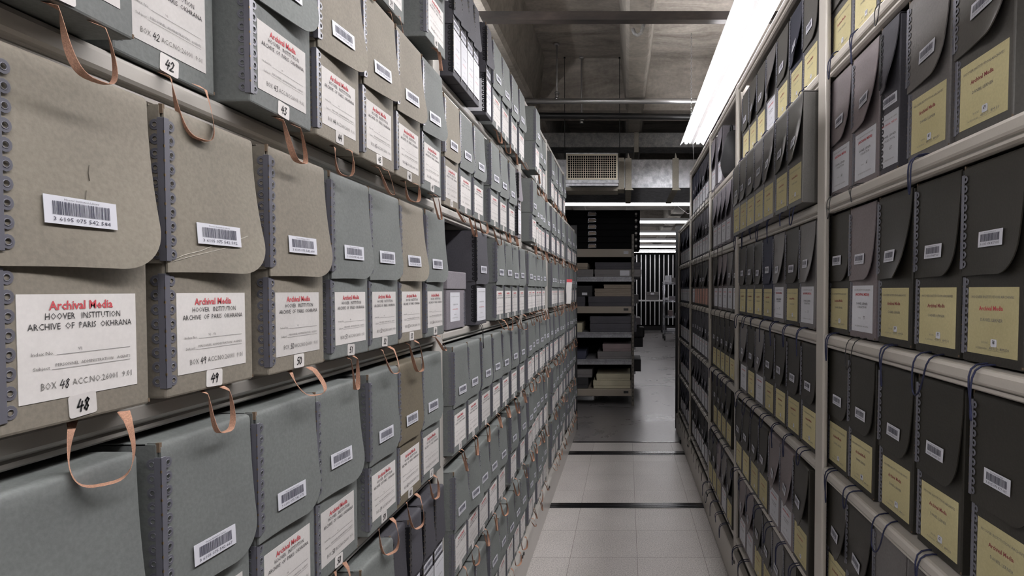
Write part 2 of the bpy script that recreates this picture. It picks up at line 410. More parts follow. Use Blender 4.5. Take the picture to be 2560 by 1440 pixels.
def loop_cord(v, over, mat):
    def f():
        a = (.013, .008, .016, .006, .011, .018)[v % 6]; L = (.055, .072, .046, .062, .038, .066)[v % 6]
        lean = (0, .01, -.008, .004, .016, -.012)[v % 6]; cross = v % 3 == 1
        bm = bmesh.new(); pts = []; n = 26
        yo = -.042 if over == 2 else -.027 if over else -.005
        for i in range(n + 1):
            t = i / n; k = min(1, max(0, math.sin(math.pi * t) / .35))      # 0 at the box, 1 over the lip
            dn = max(0, math.sin(math.pi * t) - .35) / .65
            x = -a * math.cos(math.pi * t) * ((1 - 1.7 * dn) if cross else 1 + .3 * math.sin(math.pi * t))
            y = .006 + (yo - .006) * k; z = (.0022 if over else .001) * (1) - L * dn ** .8
            if over and k < 1: z = .0022 + .0022 * k
            pts.append((x + lean * dn, y, z))
        for _ in range(3): pts = [pts[0]] + [tuple((a[q] + 2 * b[q] + c[q]) / 4 for q in range(3)) for a, b, c in zip(pts, pts[1:], pts[2:])] + [pts[-1]]
        add_tube(bm, pts, .00135 if mat == 'cord_blue' else .0009, 6)
        return to_mesh(bm, 'pull_cord', mat)
    return cached(('cord', v, over, mat), f)

# labels
def okhrana(num):
    def f():
        bm = bmesh.new(); w, h = .100, .077
        paper(bm, w, h)
        s = .035
        add_text(bm, 'Archival Media', .050, h - .0112, .0064, .054, 1, slope=.01)
        add_text(bm, 'HOOVER   INSTITUTION', .052, h - .0185, .0048, .064, 2)
        add_text(bm, 'ARCHIVE  OF  PARIS  OKHRANA', .051, h - .0258, .0047, .088, 2)
        add_text(bm, 'Index No.', .0175, .0330, .0025, .017, 3); quad(bm, .028, .093, .0325, .0328, 3)
        add_text(bm, 'VIj' if num in (48, 50) else 'VIj - VIk' if num == 49 else 'VIi', .047, .0345, .0024, None, 3)
        add_text(bm, 'Subject', .0165, .0225, .0025, .0125, 3); quad(bm, .024, .093, .0220, .0223, 3)
        add_text(bm, 'PERSONNEL  ADMINISTRATION:   AGENTS', .060, .0240, .0023, .066, 3)
        add_text(bm, 'BOX', .0215, .0080, .0052, .0115, 4)
        if num: add_hand(bm, str(num), .0335, .0072, .0066, 5, lw=.11)
        add_text(bm, 'ACC.NO.26001  9.01', .067, .0084, .0048, .054, 4)
        return to_mesh(bm, 'label', ['paper', 'red_ink', 'ink', 'grey_ink', 'grey_ink', 'ink'], False)
    return cached(('okh', num), f)
def lerner(col, num, w=.104):
    def f():
        bm = bmesh.new(); h = .088 if col == 'yellow' else .092
        paper(bm, w, h)
        k = w / .104
        if col == 'yellow':
            add_text(bm, 'HOOVER INSTITUTION ARCHIVES', w / 2, h - .0145, .0036, .088 * k, 1)
            add_text(bm, 'Archival Media', w * .48, h - .0300, .0055, .050 * k, 2, slope=.02)
            add_text(bm, 'DANIEL LERNER', w * .50, h - .0445, .0042, .046 * k, 3)
            add_text(bm, 'BOX NO.', w * .38, .0145, .0028, .014 * k, 1); quad(bm, w * .46, w * .62, .0138, .0140, 1)
            paper(bm, .012 * k, .010, 4, -.0011, .0004, .002, .0115, w * .50)
            add_hand(bm, str(num), w * .557, .0155, .0042, 5, -.0015, .16)
            add_text(bm, 'ACCESSION NO.', w * .31, .0070, .0025, .025 * k, 1); quad(bm, w * .44, w * .80, .0064, .0066, 1)
            add_text(bm, '46013  8M.50', w * .66, .0078, .0038, .040 * k, 3)
        else:
            add_text(bm, 'HOOVER INSTITUTION ARCHIVES', w / 2, h - .010, .0026, .080 * k, 1)
            add_text(bm, '(ARCHIVAL MEDIA)', w / 2, h - .0200, .0048, .070 * k, 2)
            add_text(bm, 'DANIEL LERNER', w / 2, h - .0380, .0042, .056 * k, 5)
            add_text(bm, 'COLLECTION', w / 2, h - .0450, .0042, .044 * k, 5)
            add_text(bm, 'BOX NO.', w * .40, .026, .0024, .013 * k, 1); add_hand(bm, str(num), w * .60, .0255, .0060, 5, lw=.12)
            add_text(bm, 'ACCESSION NO. 46013-8M.50', w / 2, .0095, .0028, .066 * k, 1)
        return to_mesh(bm, 'label', [col, 'grey_ink', 'red_ink' if col == 'white' or num == 76 else 'wine_ink', 'pale_ink' if col != 'yellow' else 'grey_ink', 'sticker', 'ink'], False)
    return cached(('ler', col, num, round(w, 3)), f)
def slip(col, w, h=.094):
    def f():
        bm = bmesh.new(); paper(bm, w, h, r=.002)
        add_text(bm, 'HOOVER INSTITUTION ARCHIVES', w / 2, h - .012, .0022, w * .82, 1)
        add_text(bm, 'COLLECTION', w / 2, h * .56, .0034, w * .5, 2)
        add_text(bm, 'ARCHIVAL MEDIA', w / 2, h * .40, .0030, w * .56, 3)
        add_text(bm, 'BOX NO.', w / 2, h * .22, .0026, w * .25, 1)
        add_text(bm, 'ACCESSION NO.', w / 2, .008, .0024, w * .6, 1)
        return to_mesh(bm, 'label', [col, 'grey_ink', 'ink', 'red_ink'], False)
    return cached(('slip', col, round(w, 3), h), f)
def wrap_label(w):
    def f():
        bm = bmesh.new(); h = .094
        paper(bm, w + .0006, h, 0, -.0005, .0005, 0, 0, -.0006)
        add_box(bm, -.0006, -.0001, -.0002, .055, 0, h, 0)
        add_text(bm, 'INSTITUTION ARCHIVES', w / 2, h - .012, .0024, w * .86, 1); add_text(bm, 'ARCHIVAL MEDIA', w / 2, h - .021, .0036, w * .86, 2)
        add_text(bm, 'DANIEL LERNER', w / 2, h * .55, .0036, w * .78, 3); add_text(bm, 'COLLECTION', w / 2, h * .47, .0036, w * .66, 3)
        add_hand(bm, '67', w * .6, .028, .006, 3, lw=.12); add_text(bm, 'ACCESSION NO.', w / 2, .010, .0026, w * .7, 1)
        return to_mesh(bm, 'label', ['white', 'grey_ink', 'red_ink', 'ink'], False)
    return cached(('wrap', round(w, 3)), f)
def barcode(tail, pre='3 6105 075 542 '):
    def f():
        bm = bmesh.new(); w, h = .056, .0205; rnd = random.Random(tail)
        paper(bm, w, h)
        x = .0058
        while x < w - .0065:
            bw = rnd.choice((.00028, .00028, .0005, .0008)); quad(bm, x, x + bw, .0068, .0165, 1); x += bw + rnd.choice((.0003, .0003, .0006))
        add_text(bm, pre + '%03d' % tail, w / 2, .0022, .0030, .044, 1)
        add_text(bm, 'Hoover Institution Library', w / 2, .0176, .0014, .027, 1)
        return to_mesh(bm, 'barcode_sticker', ['sticker', 'barcode_ink'], False)
    return cached(('bar', tail, pre), f)
def num_sticker(num):
    def f():
        bm = bmesh.new(); paper(bm, .0235, .0170, 0, r=.0022)
        add_hand(bm, str(num), .0112, .0040, .0090, 1, lw=.15)
        return to_mesh(bm, 'number_sticker', ['paper', 'marker'], False)
    return cached(('num', num), f)

def recolor(o, key, slot=0):
    o.material_slots[slot].link = 'OBJECT'; o.material_slots[slot].material = M[key]
CNAME = {'ash': 'dark grey', 'umber': 'brownish grey', 'grey': 'grey', 'beige': 'beige', 'tan': 'brownish beige', 'charcoal': 'charcoal', 'lilac': 'lilac grey', 'navy': 'navy blue', 'olive': 'dark olive', 'slate': 'mid grey', 'mauve': 'mauve grey', 'blue': 'dark blue', 'black': 'black'}
LNAME = {'okh': 'cream label', 'yellow': 'yellow label', 'white': 'white label', 'pink': 'pink label', 'wrap': 'white wrap-around label', None: 'no label'}
RNG = random.Random(5)
NBOX = [0]
def archive_box(side, z, y0, w, X, color, lab, label, group, num=None, bul=.012, bar=True, h=H, lean=0, barx=None, barz=None, loopv=None, black=False, tail=None, cordmat=None, yaw=0, stick=None):
    NBOX[0] += 1
    k = NBOX[0]
    if side == 'L': t = thing('archive_box', label, 'archive box', (-X, y0, z), (lean, 0, R(90) + yaw), group)
    else: t = thing('archive_box', label, 'archive box', (X, y0 + w, z + .307 * abs(lean)), (lean, 0, R(-90) + yaw), group)
    d = D if w > .1 else .300
    b = obj('body', body_mesh(w, h, d), None, t); recolor(b, color)
    slim = black and w < .1; fl = .118 if slim else FL * h / H
    l = obj('lid', lid_mesh(w, bul, h, d, fl, LS * h / H), None, t); recolor(l, color)
    sk = 'strip_black' if black else 'strip'
    obj('edge_strip', strip_mesh(round(fl - .020, 4), sk), None, l, (-T - .0002, -T - .0019, h - fl + .010))
    obj('edge_strip', strip_mesh(round(h - fl - .011, 4), sk), None, b, (-.0003, -.0003, .010))
    lw = min(.100, w - .018)
    if lab == 'okh':
        m = okhrana(num)
        o = obj('label', m, None, b, ((.0135 if w > .1 else .006), 0, .020))
        if w < .1: o.scale = (lw * 1.05 / .1, 1, 1)
        s = obj('number_sticker', num_sticker(stick if stick is not None else (num or 0)), None, b, (w * .40, -.0002, .0025 + RNG.uniform(-.001, .001)), (0, R(RNG.uniform(-4, 4)), 0))
        if w < .1: s.scale = (.7, 1, .8)
    elif lab == 'yellow': obj('label', lerner('yellow', num or 70, w - .022), None, b, (.013, 0, .013))
    elif lab == 'white' and w > .1 and side == 'R': obj('label', lerner('white', num or 71, w - .024), None, b, (.013, 0, .014))
    elif slim and lab == 'white': obj('label', slip('white', w - .003, .094), None, b, (.002, -.0014, .018))
    elif lab in ('white', 'pink'): obj('label', slip(lab, w - .012 if w < .1 else w - .03, .094 if h > .2 else .075), None, b, (.009 if w < .1 else .017, 0, .012))
    elif lab == 'wrap': obj('label', wrap_label(w), None, b, (0, 0, .012))
    if bar:
        bw = .056; sc = min(1, (w - .012) / bw)
        if slim:
            o = obj('barcode_sticker', barcode(tail or 7, '3 6105 075 542 '), None, b, ((w - bw * sc) / 2, -.0002, .118)); o.scale = (sc, 1, .9); bar = False
    if bar:
        bx = barx if barx is not None else (w - bw * sc) / 2 + RNG.uniform(-.006, .010) * (w > .1)
        bz = barz if barz is not None else (.032 if side == 'R' else .030) + RNG.uniform(-.003, .006)
        zz = h - fl + bz; v0 = (h - zz) / fl; v1 = (h - zz - .02) / fl
        ya, yb = bulge(w, bul, bx, v0), bulge(w, bul, bx + bw * sc, v0); yt = bulge(w, bul, bx + bw * sc, v1)
        rz = math.atan2(yb - ya, bw * sc); rx = math.atan2(yb - yt, .02) * .6
        o = obj('barcode_sticker', barcode(tail if tail is not None else (k * 8) % 1000 if k < 40 else (k % 12) * 80 + 7, '3 6105 075 542 ' if side == 'L' else '3 6105 074 877 '), None, l, (bx, ya - .0010 - .0006, zz), (rx, 0, rz))
        o.scale = (sc, 1, 1 if sc > .9 else .85)
    v = loopv if loopv is not None else RNG.randrange(8)
    if v >= 0:
        if side == 'L' and cordmat is None: obj('pull_loop', loop_ribbon(v), None, t, (w * .55 + RNG.uniform(-.006, .006), -.001 if X < .43 else -.010, 0), (0, 0, R(RNG.uniform(-44, -6))))
        else: obj('pull_cord', loop_cord(v, 2 if z < .3 and X > .44 else 1 if X > .44 else 0, cordmat or 'cord_blue'), None, t, (w * .5 + RNG.uniform(-.01, .01), 0, 0), (0, 0, R(RNG.uniform(-8, 8))))
    return t

# ------------------------------------------------------------------ setting: floor, walls, ceiling
LEV = {'A': 1.727, 'B': 1.422, 'C': 1.117, 'D': .812, 'E': .507, 'F': .202}
bm = bmesh.new(); add_box(bm, -3.2, 3.4, -2.5, 4.78, -.1, 0); struct('floor', bm, 'tile')
bm = bmesh.new(); add_box(bm, -3.2, 3.4, 4.78, 22, -.1, -.004); o = struct('floor', bm, 'concrete_floor')
bm = bmesh.new(); add_box(bm, -3.2, 3.4, -2.6, -2.5, -.1, 3.3); struct('wall_back', bm, 'dark_wall')
bm = bmesh.new(); add_box(bm, -3.2, 3.4, 22, 22.1, -.1, 3.3); struct('wall_front', bm, 'dark_wall')
bm = bmesh.new(); add_box(bm, -3.3, -3.2, -2.6, 22.1, -.1, 3.3); struct('wall_left', bm, 'dark_wall')
bm = bmesh.new(); add_box(bm, 3.4, 3.5, -2.6, 22.1, -.1, 3.3); struct('wall_right', bm, 'dark_wall')
ZS, ZB = 3.0769, 2.6703
bm = bmesh.new(); add_box(bm, -3.2, 3.4, -2.6, 22.1, ZS, ZS + .15); ceil = struct('ceiling', bm, 'ceiling')
for i, xc in enumerate((-2.60, -1.76, -.84, .072, .98, 1.85, 2.75)):
    hw = .072 if abs(xc) < .2 else .13
    bm = bmesh.new(); add_prism(bm, [(xc - hw, ZB + .02), (xc - hw + .02, ZB), (xc + hw - .02, ZB), (xc + hw, ZB + .02), (xc + hw + .056, ZS), (xc - hw - .045, ZS)], -2.6, 22.1)
    obj('concrete_beam', bm, 'beam', ceil)
for yc in (-.8, 5.083, 8.0, 10.85, 13.7, 16.55, 19.4):
    bm = bmesh.new(); add_prism(bm, [(yc - .165, ZB + .03), (yc - .15, ZB + .01), (yc + .15, ZB + .01), (yc + .165, ZB + .03), (yc + .21, ZS), (yc - .21, ZS)], -3.2, 3.4, 'x')
    obj('cross_beam', bm, 'ceiling', ceil)
for i, (ya, yb) in enumerate(((3.318, 3.392), (4.40, 4.49), (4.755, 4.785))):
    bm = bmesh.new(); zz = .006 if i < 2 else .004
    add_rbox(bm, -3.1, 3.3, ya, yb, -.004, zz * .6, .001)
    if i < 2: add_rbox(bm, -3.1, 3.3, ya + .022, yb - .022, 0, zz, .002)
    tag(obj('floor_rail', bm, 'rail'), ['black steel floor rail crossing the aisle, nearest to the viewer', 'black steel floor rail crossing the aisle, middle of three', 'thin black strip across the aisle where tiles meet concrete'][i], 'rail', 'rails across the aisle floor')
bm = bmesh.new(); add_rbox(bm, .425, .462, 4.70, 4.80, .004, .034, .003); tag(obj('rail_stop', bm, 'black_metal'), 'small black stop block at the right end of the farthest rail', 'stop block')

# ------------------------------------------------------------------ the two mobile shelving ranges
def lip_profile(s, X):
    """rolled front edge; s=-1 left range, +1 right range (shelf runs outward from the aisle)"""
    p = [(.335, 0), (.006, 0), (.002, -.0015), (0, -.006), (0, -.0175), (.002, -.0205), (.007, -.0215), (.008, -.0235), (.006, -.0255), (.006, -.0290), (.010, -.0315), (.020, -.0315), (.020, -.004), (.335, -.004)]
    return [(s * (X + a), b) for a, b in p]
def build_range(s, X, Xk, posts, label):
    t = thing('mobile_shelving', label, 'mobile shelving')
    em = 'enamel' if s < 0 else 'enamel_warm'
    edges = [.34] + [p[1] for p in posts]
    starts = [.34] + [p[1] for p in posts[:-1]]; ends = [p[0] for p in posts]
    for i, (a, b) in enumerate(zip(starts, ends)):
        for k, z in LEV.items():
            bm = bmesh.new(); add_prism(bm, [(x, z + q) for x, q in lip_profile(s, X)], a + .001, b - .001, 'y', 0)
            add_box(bm, s * (X + .014), s * (X + .335), a + .001, b - .001, z - .012, z - .0045)
            obj('shelf', bm, em, t)
        if i < 4:
            z = 2.044
            bm = bmesh.new(); add_prism(bm, [(x, z + q) for x, q in lip_profile(s, X - .002)], a + .001, b - .001 if i < 3 else b + .05, 'y', 0)
            obj('canopy', bm, em, t)
        # black back sheet, added to stop light leaking through and darken gaps
        bm = bmesh.new(); add_box(bm, min(s * (X + .338), s * (X + .343)), max(s * (X + .338), s * (X + .343)), a, b, .03, 2.0 if i < 4 else 1.7)
        obj('added_backing', bm, 'black_metal', t)
    for i, (a, b) in enumerate(posts):
        zt = 2.05 if i < 4 else 1.73
        bm = bmesh.new()
        x0, x1 = sorted((s * (X - .001), s * (X + .011)))
        add_rbox(bm, x0, x1, a, b, .03, zt, .004)
        x0, x1 = sorted((s * (X + .008), s * (X + .335))); add_box(bm, x0, x1, a * .3 + b * .7 - .0015, a * .3 + b * .7 + .0015, .03, zt)
        x0, x1 = sorted((s * (X + .323), s * (X + .337))); add_box(bm, x0, x1, a * .3 + b * .7, b, .03, zt)
        obj('post', bm, em, t)
        if i < 5:
            bm = bmesh.new(); x0, x1 = sorted((s * (X + .03), s * (X + .30)))
            for z in list(LEV.values()):
                bm = bmesh.new(); add_box(bm, x0, x1, (a + b) / 2 - .006, (a + b) / 2 + .006, z - .031, z - .012)
                obj('shelf_bracket', bm, em, t)
    # carriage and kick plate
    end = posts[-1][1]
    bm = bmesh.new()
    pr = [(Xk + .006, .003), (Xk, .003), (Xk, .138), (Xk + .003, .144), (Xk + .024, .144), (Xk + .024, .139), (Xk + .006, .137)]
    add_prism(bm, [(s * a, b) for a, b in pr], -.9, end, 'y'); obj('kick_plate', bm, em, t)
    bm = bmesh.new(); x0, x1 = sorted((s * (Xk + .03), s * (X + .31))); add_box(bm, x0, x1, -.9, end, .02, .125); obj('carriage', bm, 'groove', t)
    for yb in [posts[i][1] + dy for i in range(4) for dy in (-.10, -.07)] + [.9, .93]:
        bm = bmesh.new(); add_tube(bm, [(s * (Xk - .004), yb, .122), (s * (Xk + .001), yb, .122)], .0075, 8)
        obj('bolt', bm, 'black_metal', t)
    bm = bmesh.new(); x0, x1 = sorted((s * (X - .020), s * (X + .345))); add_box(bm, x0, x1, end + .002, end + .03, .01, 1.77)
    obj('end_panel', bm, 'black_metal', t)
    return t
LP = [(1.385, 1.438), (2.482, 2.534), (3.325, 3.375), (4.245, 4.295), (5.10, 5.148)]
RP = [(1.365, 1.420), (2.435, 2.487), (3.222, 3.272), (4.218, 4.268), (5.15, 5.204)]
build_range(-1, .441, .426, LP, 'long cream steel mobile shelving on the left, filled with mostly grey archive boxes')
build_range(1, .451, .436, RP, 'long cream steel mobile shelving on the right, filled with mostly dark archive boxes')

# ------------------------------------------------------------------ boxes, left range, nearest bay (numbered)
GL = {'A': 'top shelf', 'B': 'second shelf down', 'C': 'third shelf down', 'D': 'fourth shelf down', 'E': 'fifth shelf down', 'F': 'bottom shelf'}
ORD = ['first', 'second', 'third', 'fourth', 'fifth', 'sixth', 'seventh', 'eighth', 'ninth', 'tenth', 'eleventh']
def L1(row, num, y0, X, color, v, w=.127, bul=.012, tail=None, **k):
    archive_box('L', LEV[row], y0, w, X, color, 'okh', f'{CNAME[color]} archive box marked {num}, {ORD[num - {"A": 34, "B": 41, "C": 48, "D": 55}[row]]} along the {GL[row]}, nearest left bay', f'archive boxes on the left range, {GL[row]}', num, bul, loopv=v, tail=tail, barx={48: .030}.get(num, .035), barz={48: .032, 49: .029, 56: .022, 57: .026, 58: .036}.get(num, .030), **k)
for a in [('A', 34, .360, .42, 'grey', 0), ('A', 35, .495, .42, 'grey', 2), ('A', 36, .630, .42, 'grey', 4), ('A', 37, .765, .42, 'grey', 6), ('A', 38, .90, .42, 'grey', 1), ('A', 39, 1.045, .428, 'grey', 3), ('A', 40, 1.222, .402, 'grey', 5),
          ('B', 41, .374, .406, 'grey', 0, .127, .012, 509), ('B', 42, .518, .438, 'grey', 6, .127, .010, 516), ('B', 43, .661, .410, 'grey', 0, .127, .014, 524),
          ('B', 44, .800, .409, 'beige', 7, .128, .018, 532), ('B', 45, .941, .410, 'beige', 1, .127, .018, 540), ('B', 46, 1.078, .410, 'beige', 2, .127, .018, 557), ('B', 47, 1.216, .411, 'grey', 3, .127, .018, 566),
          ('C', 48, .397, .418, 'beige', 0, .127, .016, 584), ('C', 49, .545, .419, 'beige', 7, .127, .020, 592), ('C', 50, .694, .414, 'beige', 4, .127, .016, 600),
          ('C', 51, .845, .417, 'grey', 5, .124, .012, 618), ('C', 52, .974, .418, 'grey', 1, .126, .012, 626), ('C', 53, 1.104, .418, 'beige', 6, .127, .018, 634), ('C', 54, 1.243, .416, 'grey', 4, .127, .012, 642),
          ('D', 55, .380, .420, 'grey', 0, .127, .010, 659), ('D', 56, .536, .421, 'grey', 1, .127, .010, 667), ('D', 57, .672, .419, 'grey', 2, .127, .010, 675), ('D', 58, .803, .420, 'grey', 3, .127, .014, 683),
          ('D', 59, .969, .420, 'grey', 0, .124, .006, 691), ('D', 60, 1.095, .420, 'tan', 6, .126, .006, 709), ('D', 61, 1.224, .421, 'grey', 7, .127, .008, 717)]:
    L1(*a)
def crease(box, pts, r=.0005, mat='paper', name='crease'):
    lid = [c for c in box.children if c.name.startswith('lid')][0]
    bm = bmesh.new(); w = .127
    P = [(x, bulge(w, .020, x, (H + T - z) / FL) - .0001, z) for x, z in pts]
    add_tube(bm, P, r, 5); obj(name, bm, mat, lid)
NB = {}
for o in COL.objects:
    if o.get('category') == 'archive box' and 'marked 4' in o['label']: NB[o['label'].split('marked ')[1][:2]] = o
M['crease'] = plain('worn_crease', (.42, .39, .34), .8); M['pencil'] = plain('pencil_scratch', (.12, .105, .085), .8)
crease(NB['49'], [(.004, .127), (.020, .133), (.040, .138), (.060, .146), (.082, .150), (.104, .158)], mat='crease')
crease(NB['49'], [(.006, .126), (.024, .131), (.046, .1365), (.068, .142), (.094, .149)], .0004, mat='crease')
crease(NB['48'], [(.068, .196), (.0668, .190), (.0672, .184)], .0003, 'pencil', 'scratch')
crease(NB['48'], [(.064, .176), (.0630, .170), (.0615, .166)], .00025, 'pencil', 'scratch')
archive_box('L', LEV['E'], .935, .127, .42, 'grey', 'okh', 'grey archive box beside four charcoal boxes low on the nearest left bay', 'archive boxes on the left range, fifth shelf down', 62, .01)
for i, y in enumerate((1.066, 1.142, 1.222, 1.292)):
    archive_box('L', LEV['E'], y, .068, .42 if i else .425, 'charcoal', 'white', f'narrow charcoal archive box with black edging, {["first", "second", "third", "last"][i]} of four beside the nearest left post', 'narrow charcoal boxes', None, .005, loopv=-1, black=True)

# ------------------------------------------------------------------ boxes, left range, further bays
ORD = ['first', 'second', 'third', 'fourth', 'fifth', 'sixth', 'seventh', 'eighth', 'ninth', 'tenth', 'eleventh']
BAYS = {1: 'nearest', 2: 'second', 3: 'third', 4: 'fourth', 5: 'farthest'}
def rowfill(side, bay, row, specs, jit=True):
    """specs: (y0, w, X, colour, label, extra)"""
    for i, sp in enumerate(specs):
        y0, w, X, c, lab = sp[:5]; ex = sp[5] if len(sp) > 5 else {}
        sn = 'left' if side == 'L' else 'right'
        nm = 'narrow ' if w < .1 else ''
        label = f'{nm}{CNAME[c]} archive box, {ORD[i]} along in the {BAYS[bay]} {sn} bay, {GL[row]}'
        if bay == 1: label = ex.pop('say')
        ex = dict(ex)
        b = ex.pop('bul', RNG.uniform(.006, .012) if side == 'L' else RNG.choice((.004, .008, .016, .026)))
        archive_box(side, LEV[row], y0, w, X, c, lab, label, f'archive boxes on the {sn} range, {GL[row]}', ex.pop('num', None), b,
                    lean=(-.009 if side == 'R' else 0), tail=ex.pop('tail', (i * 8 + bay * 3) % 97), **ex)
G = 'grey'; ch = dict(black=True, loopv=-1)
rowfill('L', 2, 'A', [(1.445 + .063 * i, .061, .412, 'charcoal', 'white', ch) for i in range(4)] + [(1.765, .063, .408, 'charcoal', 'wrap', ch)] +
        [(y, .127, .412, G, 'okh', {}) for y in (1.866, 2.003, 2.165, 2.320)])
rowfill('L', 2, 'B', [(1.447, .127, .437, 'beige', 'okh', {}), (1.580, .127, .437, G, 'okh', {}), (1.712, .127, .434, G, 'okh', {}), (1.897, .127, .428, G, 'okh', {}), (2.048, .127, .43, G, 'okh', {}), (2.205, .127, .43, G, 'okh', {}), (2.366, .064, .425, 'lilac', 'white', ch)])
rowfill('L', 2, 'D', [(y, .127, .42, G, 'okh', {}) for y in (1.446, 1.578, 1.726, 1.872, 2.020, 2.180, 2.353)])
rowfill('L', 2, 'E', [(y, .118 if y < 1.7 else .127, .42, G, 'okh', {'bul': .02 if i == 1 else .01}) for i, y in enumerate((1.446, 1.568, 1.690, 1.817, 1.948, 2.160, 2.353))])
rowfill('L', 2, 'F', [(y, .127, .42, G, 'okh', {}) for y in (1.50, 1.640, 1.815, 1.947, 2.085, 2.220, 2.353)])
# row C of the second bay: a low lilac records box, a navy box, then grey ones
rowfill('L', 2, 'C', [(1.938, .127, .421, G, 'okh', {}), (2.070, .127, .42, G, 'okh', {}), (2.202, .127, .42, G, 'okh', {}), (2.353, .127, .42, G, 'okh', {})])
archive_box('L', LEV['C'], 1.680, .130, .4215, 'charcoal', 'white', 'charcoal archive box with black edging beside the low lilac box, second left bay', 'archive boxes on the left range, third shelf down', None, .010, black=True, cordmat='cord_black', loopv=1)
t = thing('records_box', 'low lilac grey box with a shallow lid and white label, second left bay', 'storage box', (-.438, 1.464, LEV['C']), (0, 0, R(90)))
b = obj('body', body_mesh(.166, .140, .30), None, t); recolor(b, 'lilac')
bm = bmesh.new(); add_rbox(bm, -.003, .169, -.003, .303, .102, .147, .002); l = obj('lid', bm, 'lilac', t)
obj('label', slip('white', .085, .074), None, b, (.030, 0, .020)); 
o = obj('edge_strip', strip_mesh(.090, 'strip'), None, b, (.166, -.0003, .006), (0, 0, R(90)))
for bay, (ya, yb) in ((3, (LP[1][1], LP[2][0])), (4, (LP[2][1], LP[3][0])), (5, (LP[3][1], LP[4][0]))):
    for row in 'ABCDEF':
        if bay == 5 and row == 'A': continue
        n = 6; y = ya + .006 + RNG.uniform(0, .02); sp = []
        for i in range(n):
            x = .425 + RNG.choice((-.004, 0, .004, .006))
            if bay == 3 and i == 0: x = {'A': .385, 'B': .398}.get(row, .42)
            if y + .127 > yb - .002: break
            sp.append((y, .127, x, G, 'okh', {})); y += .1275 + RNG.choice((0, .002, .004, .03 if i == 3 and n * .14 < yb - ya else .006))
        if bay == 3 and len(sp) == 6:      # pushed along so the last box hides the post
            k = (yb - .003 - .127 - sp[0][0]) / (sp[-1][0] - sp[0][0]); sp = [(sp[0][0] + (q[0] - sp[0][0]) * k,) + q[1:] for q in sp]
        rowfill('L', bay, row, sp)
# paper slip standing out of the third shelf
bm = bmesh.new(); add_sheet(bm, [[(-.412 + .002 * math.sin(i), 4.14 + .01 * i / 6, 1.122 + .17 * i / 8), (-.385 + .001 * i, 4.17 + .004 * i, 1.122 + .17 * i / 8)] for i in range(9)], lambda i, j: (.0006, .0006, 0))
for f in bm.faces:
    if f.calc_center_median().z > 1.275: f.material_index = 1
tag(obj('paper_slip', bm, ['paper', 'red_ink']), 'pale paper slip with a red tip sticking up in front of far left boxes', 'paper slip')

# ------------------------------------------------------------------ boxes, right range
def R1(row, specs):
    out = []
    for (y0, w, X, c, lab, num, say, ex) in specs:
        e = dict(ex); e['say'] = say; e['num'] = num; out.append((y0, w, X, c, lab, e))
    rowfill('R', 1, row, out)
o_ = 'olive'
def yl(n):
    r, k = {68: ('second', 3), 69: ('second', 4)}.get(n, ('third', n - 72) if n < 77 else ('fourth', n - 79) if n < 84 else ('fifth', n - 86))
    return f'dark olive archive box marked {n}, {ORD[k]} from the nearest right post, {r} shelf down'
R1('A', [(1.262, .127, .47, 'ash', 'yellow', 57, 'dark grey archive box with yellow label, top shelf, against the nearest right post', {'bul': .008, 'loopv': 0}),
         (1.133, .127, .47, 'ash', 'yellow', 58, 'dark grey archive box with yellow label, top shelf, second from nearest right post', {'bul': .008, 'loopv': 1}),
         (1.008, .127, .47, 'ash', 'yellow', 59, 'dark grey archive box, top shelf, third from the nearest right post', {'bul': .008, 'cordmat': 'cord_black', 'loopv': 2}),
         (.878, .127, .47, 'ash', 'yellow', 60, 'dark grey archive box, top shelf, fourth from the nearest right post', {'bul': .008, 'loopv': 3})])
R1('B', [(1.263, .125, .47, 'mauve', 'white', 64, 'mauve grey archive box with white label beside the nearest right post', {'bul': .014, 'loopv': 0, 'cordmat': 'cord_black'}),
         (1.127, .125, .47, 'mauve', 'white', 66, 'mauve grey archive box numbered 66 on the second shelf, nearest right bay', {'bul': .022, 'loopv': 4, 'cordmat': 'cord_black'}),
         (1.036, .070, .466, 'charcoal', 'wrap', 67, 'narrow charcoal archive box with white wrap-around label numbered 67', {'bul': .022, 'black': True, 'loopv': -1}),
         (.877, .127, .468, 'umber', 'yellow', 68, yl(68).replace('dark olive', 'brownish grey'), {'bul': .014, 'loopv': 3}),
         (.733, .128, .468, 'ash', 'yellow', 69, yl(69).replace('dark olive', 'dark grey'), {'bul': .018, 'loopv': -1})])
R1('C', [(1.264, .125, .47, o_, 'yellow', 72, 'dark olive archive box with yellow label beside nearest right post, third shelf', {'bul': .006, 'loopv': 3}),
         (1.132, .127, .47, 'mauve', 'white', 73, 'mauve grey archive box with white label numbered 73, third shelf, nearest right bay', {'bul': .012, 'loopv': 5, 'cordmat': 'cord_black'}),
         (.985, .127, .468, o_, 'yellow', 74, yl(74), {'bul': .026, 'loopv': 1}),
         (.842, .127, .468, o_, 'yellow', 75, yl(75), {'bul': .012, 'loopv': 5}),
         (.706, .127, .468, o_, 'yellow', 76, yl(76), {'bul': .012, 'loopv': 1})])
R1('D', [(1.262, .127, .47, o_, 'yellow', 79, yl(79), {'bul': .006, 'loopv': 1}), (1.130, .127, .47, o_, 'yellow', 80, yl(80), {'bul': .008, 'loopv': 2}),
         (.977, .127, .47, o_, 'yellow', 81, yl(81), {'bul': .010, 'loopv': 5}), (.832, .127, .47, o_, 'yellow', 82, yl(82), {'bul': .012, 'loopv': 1}), (.680, .127, .47, o_, 'yellow', 83, yl(83), {'bul': .006, 'loopv': 2})])
